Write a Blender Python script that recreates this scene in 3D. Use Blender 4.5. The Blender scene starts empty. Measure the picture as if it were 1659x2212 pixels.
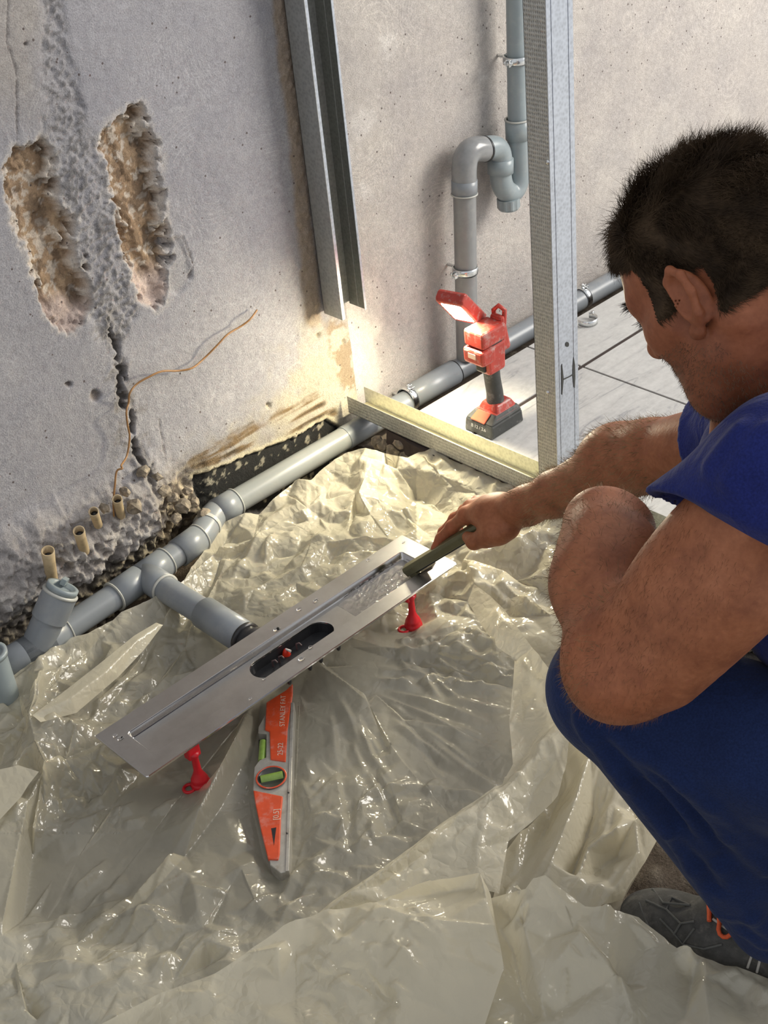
import bpy, bmesh, math, random
import numpy as np
from mathutils import Vector, Matrix
from mathutils.geometry import delaunay_2d_cdt

S = bpy.context.scene
COL = S.collection
rng = np.random.RandomState(7)
random.seed(7)

# ------------------------------------------------------------------ camera
FPX = 3000.0
CX, CY = 829.5, 1106.0
HEAD, PITCH, ROLL = math.radians(49.16), math.radians(34.416), math.radians(-6.385)
CAM = np.array([0.0, 0.0, 1.5])
_h = np.array([math.cos(HEAD), math.sin(HEAD), 0.0])
_z = np.array([0.0, 0.0, 1.0])
cF = _h * math.cos(PITCH) - _z * math.sin(PITCH)
_r = np.cross(cF, _z); _r /= np.linalg.norm(_r)
_u = np.cross(_r, cF)
cR = _r * math.cos(ROLL) + _u * math.sin(ROLL)
cU = -_r * math.sin(ROLL) + _u * math.cos(ROLL)
cam_d = bpy.data.cameras.new('camera')
cam_o = bpy.data.objects.new('camera', cam_d)
COL.objects.link(cam_o)
cam_d.sensor_fit = 'VERTICAL'
cam_d.sensor_height = 24.0
cam_d.lens = 24.0 * FPX / 2212.0
cam_d.clip_start = 0.05
cam_o.matrix_world = Matrix(((cR[0], cU[0], -cF[0], CAM[0]), (cR[1], cU[1], -cF[1], CAM[1]),
                             (cR[2], cU[2], -cF[2], CAM[2]), (0, 0, 0, 1)))
S.camera = cam_o


def at(x, y, z=None, X=None, Y=None, d=None):
    """point of the room seen at photo pixel x, y and lying on the given plane (or depth)"""
    v = cR * (x - CX) / FPX - cU * (y - CY) / FPX + cF
    if z is not None: t = (z - CAM[2]) / v[2]
    elif X is not None: t = (X - CAM[0]) / v[0]
    elif Y is not None: t = (Y - CAM[1]) / v[1]
    else: t = d
    return CAM + v * t


# ------------------------------------------------------------------ light
W = bpy.data.worlds.new('world'); S.world = W; W.use_nodes = True
_bg = W.node_tree.nodes['Background']
_bg.inputs[0].default_value = (0.93, 0.955, 1.0, 1)
_bg.inputs[1].default_value = 0.62


def area_light(name, loc, target, sx, sy, power, color):
    l = bpy.data.lights.new(name, 'AREA'); l.shape = 'RECTANGLE'; l.size = sx; l.size_y = sy
    l.energy = power; l.color = color
    o = bpy.data.objects.new(name, l); COL.objects.link(o); o.location = loc
    o.rotation_euler = (Vector(target) - Vector(loc)).to_track_quat('-Z', 'Y').to_euler()
    return o


# daylight through the big window opening on the right-hand side of the room
area_light('window_daylight', (4.6, -0.5, 2.1), (1.5, 1.4, 0.2), 1.8, 1.7, 172, (1.0, 0.95, 0.88))
S.view_settings.view_transform = 'Standard'
S.view_settings.look = 'None'
S.view_settings.exposure = 0.0
S.view_settings.gamma = 1.0
S.view_settings.use_curve_mapping = False

# ------------------------------------------------------------------ helpers


def tag(o, label=None, cat=None, group=None, kind=None):
    if label: o['label'] = label
    if cat: o['category'] = cat
    if group: o['group'] = group
    if kind: o['kind'] = kind
    return o


def thing(name, loc, label, cat, group=None):
    o = bpy.data.objects.new(name, None); COL.objects.link(o)
    o.location = Vector([float(c) for c in loc]); o.empty_display_size = 0.05
    return tag(o, label, cat, group)


def root_of(o):
    while o.parent: o = o.parent
    return o


def link(name, me, m, parent=None, smooth=False, bevel=0, seg=2):
    o = bpy.data.objects.new(name, me); COL.objects.link(o)
    if m is not None: me.materials.append(m)
    if smooth:
        me.polygons.foreach_set('use_smooth', [True] * len(me.polygons))
    if bevel:
        b = o.modifiers.new('bevel', 'BEVEL'); b.width = bevel; b.segments = seg
        b.limit_method = 'ANGLE'; b.angle_limit = math.radians(40)
    if parent is not None:
        o.parent = parent
        r = root_of(parent)
        o.matrix_parent_inverse = Matrix.Translation(-r.location) if parent is r else Matrix.Identity(4)
    return o


class B:
    """collects primitives into one mesh"""
    def __init__(s): s.v = []; s.f = []; s.sm = []

    def add(s, V, F, smooth=False):
        n = len(s.v)
        s.v += [tuple(float(c) for c in p) for p in V]
        s.f += [tuple(i + n for i in f) for f in F]; s.sm += [smooth] * len(F)
        return s

    def box(s, lo, hi, M=None):
        P = [(x, y, z) for x in (lo[0], hi[0]) for y in (lo[1], hi[1]) for z in (lo[2], hi[2])]
        if M is not None: P = [tuple(M @ Vector(p)) for p in P]
        return s.add(P, [(0, 1, 3, 2), (4, 6, 7, 5), (0, 4, 5, 1), (2, 3, 7, 6), (0, 2, 6, 4), (1, 5, 7, 3)])

    def tube(s, path, r, n=20, caps=True, flat=None):
        path = [np.array(p, float) for p in path]; m = len(path)
        rs = r if hasattr(r, '__len__') else [r] * m
        T = []
        for i in range(m):
            a = path[max(i - 1, 0)]; b = path[min(i + 1, m - 1)]
            t = b - a; L = np.linalg.norm(t); T.append(t / L if L > 1e-9 else (T[-1] if T else np.array([0, 0, 1.])))
        up = np.array([0, 0, 1.]) if abs(T[0][2]) < .9 else np.array([1., 0, 0])
        N = np.cross(T[0], up); N /= np.linalg.norm(N); V = []; F = []
        for i in range(m):
            N = N - T[i] * (N @ T[i]); N /= np.linalg.norm(N); Bn = np.cross(T[i], N)
            for k in range(n):
                a = 2 * math.pi * k / n
                V.append(path[i] + rs[i] * (N * math.cos(a) + Bn * math.sin(a) * (flat or 1)))
        for i in range(m - 1):
            for k in range(n):
                k2 = (k + 1) % n
                F.append((i * n + k, i * n + k2, (i + 1) * n + k2, (i + 1) * n + k))
        s.add(V, F, True)
        if caps:
            s.add(V[:n], [tuple(range(n))[::-1]]); s.add(V[-n:], [tuple(range(n))])
        return s

    def lathe(s, o, axis, prof, n=24):
        """prof: list of (radius, height along axis)"""
        o = np.array(o, float); axis = np.array(axis, float); axis /= np.linalg.norm(axis)
        up = np.array([0, 0, 1.]) if abs(axis[2]) < .9 else np.array([1., 0, 0])
        N = np.cross(axis, up); N /= np.linalg.norm(N); Bn = np.cross(axis, N); V = []; F = []
        for r, h in prof:
            for k in range(n):
                a = 2 * math.pi * k / n
                V.append(o + axis * h + max(r, 1e-5) * (N * math.cos(a) + Bn * math.sin(a)))
        for i in range(len(prof) - 1):
            for k in range(n):
                k2 = (k + 1) % n
                F.append((i * n + k, i * n + k2, (i + 1) * n + k2, (i + 1) * n + k))
        return s.add(V, F, True)

    def prism(s, poly, o, ex, ey, ez, h0, h1):
        o, ex, ey, ez = [np.array(c, float) for c in (o, ex, ey, ez)]
        n = len(poly)
        V = [o + ex * a + ey * b + ez * h for h in (h0, h1) for a, b in poly]
        F = [tuple(range(n))[::-1], tuple(range(n, 2 * n))] + [(i, (i + 1) % n, n + (i + 1) % n, n + i) for i in range(n)]
        return s.add(V, F)

    def mesh(s, name):
        me = bpy.data.meshes.new(name); me.from_pydata(s.v, [], s.f); me.update()
        me.polygons.foreach_set('use_smooth', s.sm)
        bm = bmesh.new(); bm.from_mesh(me); bmesh.ops.recalc_face_normals(bm, faces=bm.faces)
        bm.to_mesh(me); bm.free()
        return me

    def build(s, name, m, parent=None, bevel=0, seg=2):
        return link(name, s.mesh(name), m, parent, bevel=bevel, seg=seg)


def hash2(ix, iy, s):
    h = np.sin(ix * 127.1 + iy * 311.7 + s * 74.7) * 43758.5453
    return h - np.floor(h)


def vnoise(x, y, s=0):
    ix = np.floor(x); iy = np.floor(y); fx = x - ix; fy = y - iy
    fx = fx * fx * (3 - 2 * fx); fy = fy * fy * (3 - 2 * fy)
    a = hash2(ix, iy, s); b = hash2(ix + 1, iy, s); c = hash2(ix, iy + 1, s); d = hash2(ix + 1, iy + 1, s)
    return (a * (1 - fx) + b * fx) * (1 - fy) + (c * (1 - fx) + d * fx) * fy


def fbm(x, y, oct=4, s=0):
    t = 0; a = .5
    for i in range(oct):
        t = t + a * vnoise(x * 2 ** i, y * 2 ** i, s + i); a *= .5
    return t


def sstep(a, b, x):
    t = np.clip((x - a) / (b - a), 0, 1); return t * t * (3 - 2 * t)


def poly_sd(X, Y, P):
    """signed distance (inside negative) to polygon"""
    P = np.asarray(P, float); n = len(P); d = np.full(X.shape, 1e9); ins = np.zeros(X.shape, bool)
    for i in range(n):
        a = P[i]; b = P[(i + 1) % n]; e = b - a
        t = np.clip(((X - a[0]) * e[0] + (Y - a[1]) * e[1]) / (e @ e + 1e-12), 0, 1)
        d = np.minimum(d, np.hypot(X - a[0] - t * e[0], Y - a[1] - t * e[1]))
        c = (a[1] > Y) != (b[1] > Y)
        ins ^= c & (X < (b[0] - a[0]) * (Y - a[1]) / (b[1] - a[1] + 1e-12) + a[0])
    return np.where(ins, -d, d)


def line_d(X, Y, P):
    P = np.asarray(P, float); d = np.full(X.shape, 1e9)
    for i in range(len(P) - 1):
        a = P[i]; e = P[i + 1] - a
        t = np.clip(((X - a[0]) * e[0] + (Y - a[1]) * e[1]) / (e @ e + 1e-12), 0, 1)
        d = np.minimum(d, np.hypot(X - a[0] - t * e[0], Y - a[1] - t * e[1]))
    return d


def grid_mesh(name, V, nx, ny, cols=None, attrs=None):
    """V (nx*ny,3) row-major over y inside x"""
    i, j = np.meshgrid(np.arange(nx - 1), np.arange(ny - 1), indexing='ij')
    a = (i * ny + j).ravel(); F = np.stack([a, a + ny, a + ny + 1, a + 1], 1)
    me = np_mesh(name, V, F, 4)
    if cols is not None:
        set_col(me, cols)
    for k, v in (attrs or {}).items():
        at_ = me.attributes.new(k, 'FLOAT', 'POINT'); at_.data.foreach_set('value', np.asarray(v, np.float32).ravel())
    return me


def np_mesh(name, V, F, k):
    me = bpy.data.meshes.new(name)
    V = np.asarray(V, np.float32); F = np.asarray(F, np.int32)
    me.vertices.add(len(V)); me.vertices.foreach_set('co', V.ravel())
    me.loops.add(F.size); me.loops.foreach_set('vertex_index', F.ravel())
    me.polygons.add(len(F)); me.polygons.foreach_set('loop_start', np.arange(0, F.size, k, dtype=np.int32))
    me.polygons.foreach_set('loop_total', np.full(len(F), k, np.int32))
    me.update(calc_edges=True); me.validate()
    me.polygons.foreach_set('use_smooth', [True] * len(me.polygons))
    return me


def set_col(me, cols):
    c = me.color_attributes.new('Col', 'FLOAT_COLOR', 'POINT')
    cc = np.ones((len(me.vertices), 4), np.float32); cc[:, :3] = cols
    c.data.foreach_set('color', cc.ravel())


# ------------------------------------------------------------------ materials
class NT:
    def __init__(s, name):
        s.m = bpy.data.materials.new(name); s.m.use_nodes = True; s.t = s.m.node_tree; s.n = s.t.nodes
        s.b = s.n['Principled BSDF']; s.co = s.n.new('ShaderNodeTexCoord'); s.out = s.n['Material Output']

    def new(s, ty, ins=None, **kw):
        n = s.n.new(ty)
        for k, v in kw.items(): setattr(n, k, v)
        for k, v in (ins or {}).items():
            if isinstance(v, bpy.types.NodeSocket): s.t.links.new(v, n.inputs[k])
            else: n.inputs[k].default_value = v
        return n

    def noise(s, scale, detail=4, rough=.6, vec=None, **kw):
        return s.new('ShaderNodeTexNoise', {'Vector': vec or s.co.outputs['Object'], 'Scale': scale, 'Detail': detail, 'Roughness': rough, **kw})

    def ramp(s, fac, stops):
        r = s.new('ShaderNodeValToRGB', {'Fac': fac}); e = r.color_ramp.elements
        while len(e) < len(stops): e.new(.5)
        for i, (p, c) in enumerate(stops):
            e[i].position = p; e[i].color = (*c, 1) if len(c) == 3 else c
        return r.outputs['Color']

    def mix(s, fac, a, b, mode='MIX'):
        n = s.new('ShaderNodeMix', data_type='RGBA', blend_type=mode)
        for i, v in ((0, fac), (6, a), (7, b)):
            if isinstance(v, bpy.types.NodeSocket): s.t.links.new(v, n.inputs[i])
            else: n.inputs[i].default_value = v if i == 0 else (*v, 1)
        return n.outputs[2]

    def math(s, op, a, b=0.0):
        n = s.new('ShaderNodeMath', operation=op)
        for i, v in ((0, a), (1, b)):
            if isinstance(v, bpy.types.NodeSocket): s.t.links.new(v, n.inputs[i])
            else: n.inputs[i].default_value = v
        return n.outputs[0]

    def col(s, v):
        if isinstance(v, bpy.types.NodeSocket): s.t.links.new(v, s.b.inputs['Base Color'])
        else: s.b.inputs['Base Color'].default_value = (*v, 1)
        return s

    def bump(s, h, st=.3, dist=.002):
        n = s.new('ShaderNodeBump', {'Height': h, 'Strength': st, 'Distance': dist})
        s.t.links.new(n.outputs[0], s.b.inputs['Normal']); return n.outputs[0]

    def set(s, **kw):
        for k, v in kw.items():
            k = k.replace('_', ' ')
            if isinstance(v, bpy.types.NodeSocket): s.t.links.new(v, s.b.inputs[k])
            else: s.b.inputs[k].default_value = v
        return s

    def attr(s, name): return s.new('ShaderNodeAttribute', attribute_name=name).outputs['Color']


def simple(name, c, rough=.5, metal=0., var=.12, scale=40, bump=.0, dirt=None, dirt_amt=.5, dirt_scale=25, spec=.5, coat=0):
    t = NT(name); n = t.noise(scale)
    lo = tuple(x * (1 - var) for x in c); hi = tuple(min(1, x * (1 + var)) for x in c)
    k = t.ramp(n.outputs['Fac'], [(.3, lo), (.7, hi)])
    if dirt:
        dn = t.noise(dirt_scale, 6, .7)
        f = t.ramp(dn.outputs['Fac'], [(.52, (0, 0, 0)), (.68, (dirt_amt,) * 3)])
        k = t.mix(f, k, dirt)
    t.col(k); t.set(Roughness=rough, Metallic=metal)
    t.b.inputs['Specular IOR Level'].default_value = spec
    t.b.inputs['Coat Weight'].default_value = coat
    if bump: t.bump(t.noise(scale * 4).outputs['Fac'], bump, .001)
    return t.m


def wall_material(name, speck=.35, arcs=.12):
    t = NT(name); base = t.attr('Col'); ob = t.co.outputs['Object']
    n1 = t.noise(9, 6, .65); n2 = t.noise(70, 5, .7); n3 = t.noise(380, 2, .6)
    k = t.mix(1.0, base, t.ramp(n1.outputs['Fac'], [(.3, (.86, .86, .88)), (.7, (1.06, 1.05, 1.03))]), 'MULTIPLY')
    k = t.mix(1.0, k, t.ramp(n2.outputs['Fac'], [(.28, (.84, .83, .83)), (.72, (1.1, 1.1, 1.1))]), 'MULTIPLY')
    k = t.mix(1.0, k, t.ramp(n3.outputs['Fac'], [(.3, (.82, .82, .82)), (.7, (1.14, 1.14, 1.14))]), 'MULTIPLY')
    # trowel arcs: thin rings of several sizes
    vo = t.new('ShaderNodeTexVoronoi', {'Vector': ob, 'Scale': 6.5, 'Randomness': 1.0})
    ring = t.math('SINE', t.math('MULTIPLY', t.math('ADD', vo.outputs['Distance'], t.math('MULTIPLY', n1.outputs['Fac'], .12)), 130))
    wide = t.noise(7, 3, .5)
    am = t.math('MULTIPLY', t.math('GREATER_THAN', ring, .72), t.ramp(wide.outputs['Fac'], [(.5, (0, 0, 0)), (.62, (1, 1, 1))]))
    k = t.mix(t.math('MULTIPLY', am, arcs * 6), k, t.mix(1.0, k, (1.22, 1.22, 1.2), 'MULTIPLY'))
    # dark pits
    v = t.new('ShaderNodeTexVoronoi', {'Vector': ob, 'Scale': 46.0, 'Randomness': 1.0})
    pm = t.noise(11, 3, .6)
    pit = t.math('MULTIPLY', t.math('LESS_THAN', v.outputs['Distance'], .10), t.math('GREATER_THAN', pm.outputs['Fac'], 1 - speck - .12))
    k = t.mix(t.math('MULTIPLY', pit, .85), k, (.10, .075, .07))
    t.col(k); t.set(Roughness=.85); t.b.inputs['Specular IOR Level'].default_value = .25
    h = t.math('ADD', t.math('MULTIPLY', n2.outputs['Fac'], 1.0), t.math('MULTIPLY', n3.outputs['Fac'], .5))
    h = t.math('SUBTRACT', h, t.math('MULTIPLY', pit, 1.5))
    t.bump(h, .55, .004)
    return t.m


M = {}
M['wall'] = wall_material('lime_plaster_grey', .36, .10)
M['wall2'] = wall_material('lime_plaster_beige', .42, .10)


def galv(name, c, dots=0, rough=.38, var=.18):
    t = NT(name); ob = t.co.outputs['Object']
    v = t.new('ShaderNodeTexVoronoi', {'Vector': ob, 'Scale': 160.0})
    n = t.noise(60, 5, .7)
    k = t.mix(1.0, c, t.ramp(t.math('ADD', t.math('MULTIPLY', v.outputs['Distance'], .6), t.math('MULTIPLY', n.outputs['Fac'], .6)), [(.3, (1 - var,) * 3), (.75, (1 + var * .6,) * 3)]), 'MULTIPLY')
    t.set(Roughness=rough, Metallic=.75)
    if dots:
        mp = t.new('ShaderNodeMapping', {'Vector': ob, 'Scale': (dots, dots, dots * .6)})
        dv = t.new('ShaderNodeTexVoronoi', {'Vector': mp.outputs[0], 'Scale': 1.0, 'Randomness': .12})
        dm = t.ramp(dv.outputs['Distance'], [(.22, (0, 0, 0)), (.42, (1, 1, 1))])
        k = t.mix(t.math('MULTIPLY', t.math('SUBTRACT', 1.0, dm), .45), k, (.20, .20, .19))
        t.bump(dm, .6, .002)
    t.col(k)
    return t.m


M['galv'] = galv('galvanised_steel', (.50, .535, .59))
M['galv_dot'] = galv('knurled_galvanised_steel', (.56, .56, .52), 230, .5)
M['galv_dark'] = galv('dark_galvanised_steel', (.40, .41, .40), 0, .55)  # darker, rougher steel tone for the wall profile
M['zinc'] = simple('bright_zinc', (.78, .80, .80), .22, 1.0, .1, 90)
M['pvc'] = simple('grey_pvc', (.235, .255, .275), .33, 0, .07, 18, dirt=(.42, .41, .38), dirt_amt=.25, dirt_scale=14)
M['pvc_lt'] = simple('pale_grey_pvc', (.27, .315, .33), .33, 0, .06, 20, dirt=(.5, .5, .47), dirt_amt=.2)
M['pvc_rim'] = simple('pvc_socket_rim', (.48, .48, .44), .4, 0, .1, 60)
M['black_rubber'] = simple('black_plastic', (.022, .022, .024), .3, 0, .2, 60)
M['grout'] = simple('dark_grout_joint', (.050, .036, .032), .9, 0, .2, 80)
M['soil'] = simple('dark_soil', (.10, .08, .062), .95, 0, .45, 30, .8, dirt=(.30, .27, .22), dirt_amt=.6, dirt_scale=40)
M['concrete'] = simple('screed', (.20, .20, .195), .9, 0, .25, 22, .5, dirt=(.34, .33, .31), dirt_amt=.4, dirt_scale=9)


def tile_material():
    t = NT('veined_porcelain')
    mp = t.new('ShaderNodeMapping', {'Vector': t.co.outputs['Object'], 'Rotation': (0, 0, .5), 'Scale': (3, 14, 3)})
    n = t.noise(2.2, 9, .72, mp.outputs[0]); n.inputs['Distortion'].default_value = 1.2
    f = t.noise(55, 6, .7)
    k = t.ramp(n.outputs['Fac'], [(.33, (.33, .33, .34)), (.43, (.52, .515, .50)), (.6, (.585, .58, .56))])
    k = t.mix(1.0, k, t.ramp(f.outputs['Fac'], [(.3, (.88, .88, .88)), (.6, (1.03, 1.03, 1.03))]), 'MULTIPLY')
    t.col(k); t.set(Roughness=.55)
    t.b.inputs['Specular IOR Level'].default_value = .35
    return t.m


M['tile'] = tile_material()

# ------------------------------------------------------------------ walls
WY = 2.0


def to_px(P):
    q = P - CAM; z = q @ cF
    return CX + FPX * (q @ cR) / z, CY - FPX * (q @ cU) / z


def build_wall_left():
    xs = np.concatenate([np.linspace(-.45, .6, 40)[:-1], np.arange(.6, 1.6905, .0028)])
    zs = np.concatenate([np.arange(-.23, 1.08, .0028), np.linspace(1.08, 1.75, 30)])
    Xg, Zg = np.meshgrid(xs, zs, indexing='ij'); nx, ny = Xg.shape
    P = np.stack([Xg.ravel(), np.full(Xg.size, WY), Zg.ravel()], 1)
    u, v = to_px(P); X, Z = P[:, 0], P[:, 2]
    n1 = fbm(X * 30, Z * 30, 4, 1) - .47; n2 = fbm(X * 90, Z * 90, 3, 5) - .44; n3 = fbm(X * 9, Z * 9, 3, 9) - .47
    disp = n3 * .006 + n2 * .0012
    col = np.tile(np.array([.375, .37, .39]), (len(P), 1))

    def paint(mask, c, amt=1.0):
        m = (np.clip(mask, 0, 1) * amt)[:, None]
        col[:] = col * (1 - m) + np.array(c) * m

    # lighter, browner old plaster on the far left
    paint(sstep(150, 60, u + n3 * 120 - (v - 200) * .1) * sstep(330, 150, v), (.47, .43, .38), .7)
    paint(sstep(1060, 1200, v + u * .3 + n1 * 150), (.36, .335, .315), .6)
    # rough vertical mortar strip between the two chases and the crack that continues it
    strip = line_d(u, v, [(95, -400), (110, 0), (118, 90), (140, 230), (175, 380), (215, 520), (238, 640), (246, 720)])
    wdt = 26 + 34 * sstep(180, 420, v) * sstep(760, 600, v)
    ms = sstep(wdt + 16, wdt - 12, strip + n1 * 60)
    n5 = fbm(X * 150, Z * 150, 3, 81) - .44
    disp += ms * (-.004 + n2 * .006 + n1 * .003 + n5 * .010)
    paint(ms, (.36, .35, .355), .6); paint(ms * sstep(.04, .12, n2 * .6 + n5 * .8 + n1 * .4), (.16, .155, .155), .75)
    crack = line_d(u + (fbm(X * 55, Z * 55, 3, 71) - .44) * 40, v, [(240, 690), (252, 770), (268, 850), (282, 900), (292, 960), (300, 1000), (318, 1030)])
    mc = sstep(8, 2, crack + n2 * 22); disp -= mc * .012
    paint(sstep(30, 8, crack + n1 * 60 + n2 * 60), (.27, .255, .24), .7); paint(mc, (.09, .08, .07), .85)
    disp += sstep(34, 8, crack + n1 * 40) * n2 * .008
    # the two chiselled chases
    ch1 = [(35, 315), (95, 305), (128, 345), (122, 380), (140, 450), (165, 480), (160, 520), (175, 560), (200, 620), (203, 650), (185, 690), (150, 725), (110, 705), (88, 650), (72, 590), (55, 540), (30, 500), (15, 420), (12, 360)]
    ch2 = [(240, 260), (275, 228), (312, 225), (318, 270), (335, 300), (345, 380), (355, 410), (365, 490), (372, 560), (365, 585), (372, 630), (340, 668), (300, 650), (280, 580), (268, 500), (245, 430), (235, 390), (222, 340), (220, 290)]
    for q, (pl, yb) in enumerate(((ch1, 655), (ch2, 590))):
        n4 = fbm(X * 190, Z * 190, 2, 51) - .37; sd = poly_sd(u, v, pl) + n1 * 30 + n2 * 26 + n4 * 9
        inn = sstep(1.5, -4, sd)
        deep = sstep(-5, -15, sd + n2 * 30)
        low = sstep(yb - 25, yb + 15, v + n1 * 40)
        lump = np.round(fbm((X + Z * .25) * 40 + n2 * .8, Z * 7 + n1 * .8, 2, 20 + q) * 6) / 6 - .45
        disp -= inn * (.012 + .018 * deep * (1 - .5 * low) + .024 * lump * (1 - .3 * low) + .005 * n2 + .003 * n4)
        paint(sstep(14, 0, sd) * (1 - inn), (.55, .52, .49), .8)
        paint(inn, (.62, .55, .48), 1)
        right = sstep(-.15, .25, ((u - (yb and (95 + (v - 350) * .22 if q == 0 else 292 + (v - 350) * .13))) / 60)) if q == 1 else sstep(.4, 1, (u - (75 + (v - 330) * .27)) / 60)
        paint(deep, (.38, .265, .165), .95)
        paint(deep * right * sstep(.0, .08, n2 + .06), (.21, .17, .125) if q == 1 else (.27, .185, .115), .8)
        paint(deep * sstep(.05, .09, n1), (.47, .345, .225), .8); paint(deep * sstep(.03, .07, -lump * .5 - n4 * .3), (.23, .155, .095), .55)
        paint(inn * low, (.56, .455, .40), .95)
        paint(inn * sstep(.07, .10, n2 + n4 * .3) * (1 - low), (.66, .60, .52), .7)
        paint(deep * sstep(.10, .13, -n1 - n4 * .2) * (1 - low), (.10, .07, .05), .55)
    # loose patch of new mortar right of the second chase
    sd = poly_sd(u, v, [(365, 520), (392, 515), (412, 560), (415, 600), (385, 640), (365, 630)]) + n1 * 20
    disp -= sstep(6, -6, sd) * .004; paint(sstep(8, -4, sd), (.36, .355, .36), .7)
    # small holes
    for hx, hy, r in ((205, 855, 16), (148, 830, 7), (190, 555, 5), (55, 95, 8), (742, 738, 7), (690, 725, 6), (580, 875, 10)):
        m = sstep(r, r * .4, np.hypot(u - hx, v - hy) + n2 * 12); disp -= m * .006; paint(m, (.16, .13, .11), .8)
    # fine cracks
    for ln in ([(20, 0), (15, 90), (35, 150), (38, 300)], [(395, 510), (418, 570), (410, 600)], [(205, 735), (232, 720)], [(345, 905), (358, 1010)]):
        m = sstep(2.6, .8, line_d(u, v, ln) + n2 * 5); paint(m, (.2, .18, .17), .7); disp -= m * .002
    # brown, rougher band beside the steel profile
    m = sstep(24, 10, line_d(u, v, [(574, -300), (603, 0), (645, 340), (678, 690)]) + n1 * 16); paint(m, (.36, .285, .21), .85); disp += m * n2 * .006
    # yellow lamp glow painted in with the damp stain, then the mouldy wall foot
    m = sstep(60, -60, poly_sd(u, v, [(430, 1010), (560, 930), (640, 790), (700, 700), (770, 690), (790, 900), (700, 960), (450, 1060)]) + n1 * 120)
    paint(m, (.50, .45, .33), .8)
    m = sstep(12, -8, poly_sd(u, v, [(400, 1000), (560, 918), (655, 868), (700, 850), (720, 890), (705, 908), (560, 968), (420, 1022)]) + n1 * 50)
    st = fbm(u * .012, (v + u * .55) * .09, 4, 31)
    paint(m * sstep(.38, .56, st), (.19, .12, .05), .9); paint(m * sstep(.55, .7, st), (.06, .05, .035), .8)
    m = sstep(14, -6, poly_sd(u, v, [(700, 690), (745, 690), (775, 760), (780, 850), (735, 845), (715, 790)]) + n1 * 60)
    paint(m * sstep(.0, .1, n1), (.27, .20, .12), .8)
    # rubble and mortar bed swelling out of the wall foot
    bed = sstep(.15, .0, Z + n3 * .12 - .02 * (X < .95)) * sstep(1.26, 1.12, X + n1 * .1)
    disp += bed * (.056 + n1 * .026 + n2 * .034)
    hol = sstep(.01, -.04, Z + n1 * .05) * sstep(1.25, 1.18, X); disp -= hol * (.035 + n1 * .03)
    paint(bed, (.30, .275, .255), .8); paint(bed * sstep(.02, .12, n2), (.44, .42, .40), .8)
    paint(hol, (.10, .085, .065), .85); paint(hol * sstep(.05, .14, n2), (.4, .35, .25), .7)
    gap = sstep(1.10, 1.16, X + n1 * .05) * sstep(1.29, 1.22, X + n1 * .05) * sstep(.11, .02, Z + n1 * .06)
    disp -= gap * (.022 + n1 * .03); paint(gap, (.22, .175, .12), .8); paint(gap * sstep(.04, .1, n2), (.55, .47, .33), .8)
    paint(gap * sstep(.05, .12, -n2), (.05, .04, .03), .8)
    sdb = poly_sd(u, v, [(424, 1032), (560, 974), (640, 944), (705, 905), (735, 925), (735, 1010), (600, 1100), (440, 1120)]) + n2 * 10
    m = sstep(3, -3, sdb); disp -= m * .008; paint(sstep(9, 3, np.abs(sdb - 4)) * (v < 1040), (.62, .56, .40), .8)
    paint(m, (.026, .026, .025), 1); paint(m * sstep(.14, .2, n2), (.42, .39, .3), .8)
    P[:, 1] = WY - disp
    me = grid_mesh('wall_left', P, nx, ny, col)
    return tag(link('wall_left', me, M['wall'], smooth=True), kind='structure')


def build_wall_right():
    xs = np.concatenate([np.arange(1.69, 2.7, .008), np.linspace(2.7, 5.2, 120)]); zs = np.linspace(-.23, 1.75, 240)
    Xg, Zg = np.meshgrid(xs, zs, indexing='ij'); nx, ny = Xg.shape
    P = np.stack([Xg.ravel(), np.full(Xg.size, WY + .012), Zg.ravel()], 1); u, v = to_px(P); X, Z = P[:, 0], P[:, 2]
    n1 = fbm(X * 22, Z * 22, 4, 3) - .47; n3 = fbm(X * 5, Z * 5, 3, 8) - .47
    col = np.tile(np.array([.50, .465, .435]), (len(P), 1))

    def paint(mask, c, amt=1.0):
        m = (np.clip(mask, 0, 1) * amt)[:, None]; col[:] = col * (1 - m) + np.array(c) * m
    paint(sstep(-.05, .12, n3), (.55, .515, .475), .7)
    m = sstep(8, -8, poly_sd(u, v, [(745, 560), (795, 590), (835, 610), (828, 660), (834, 700), (818, 735), (826, 800), (818, 850), (760, 850)]) + n1 * 40)
    paint(m, (.68, .63, .57), .85)
    for cx, cy, r in ((778, 265, 34), (795, 420, 26), (752, 345, 22), (830, 90, 20), (1048, 165, 9), (1255, 135, 7), (1180, 620, 30)):
        paint(sstep(r, r * .2, np.hypot((u - cx) * 1.0, (v - cy) * .7) + n1 * 60), (.74, .71, .67), .5)
    P[:, 1] -= n3 * .006 + n1 * .002
    me = grid_mesh('wall_right', P, nx, ny, col)
    return tag(link('wall_right', me, M['wall2'], smooth=True), kind='structure')


wall_l = build_wall_left()
wall_r = build_wall_right()

# ------------------------------------------------------------------ ground, screed and tiled floor
GZ = -0.10


def ground_mat():
    t = NT('screed_and_soil'); k = t.attr('Col')
    n = t.noise(60, 6, .75); n2 = t.noise(260, 3, .7)
    k = t.mix(1.0, k, t.ramp(n.outputs['Fac'], [(.3, (.62, .6, .58)), (.7, (1.25, 1.25, 1.25))]), 'MULTIPLY')
    k = t.mix(1.0, k, t.ramp(n2.outputs['Fac'], [(.3, (.75, .75, .75)), (.7, (1.2, 1.2, 1.2))]), 'MULTIPLY')
    t.col(k); t.set(Roughness=.92); t.b.inputs['Specular IOR Level'].default_value = .2
    t.bump(t.math('ADD', n.outputs['Fac'], n2.outputs['Fac']), .7, .005)
    return t.m


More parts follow.
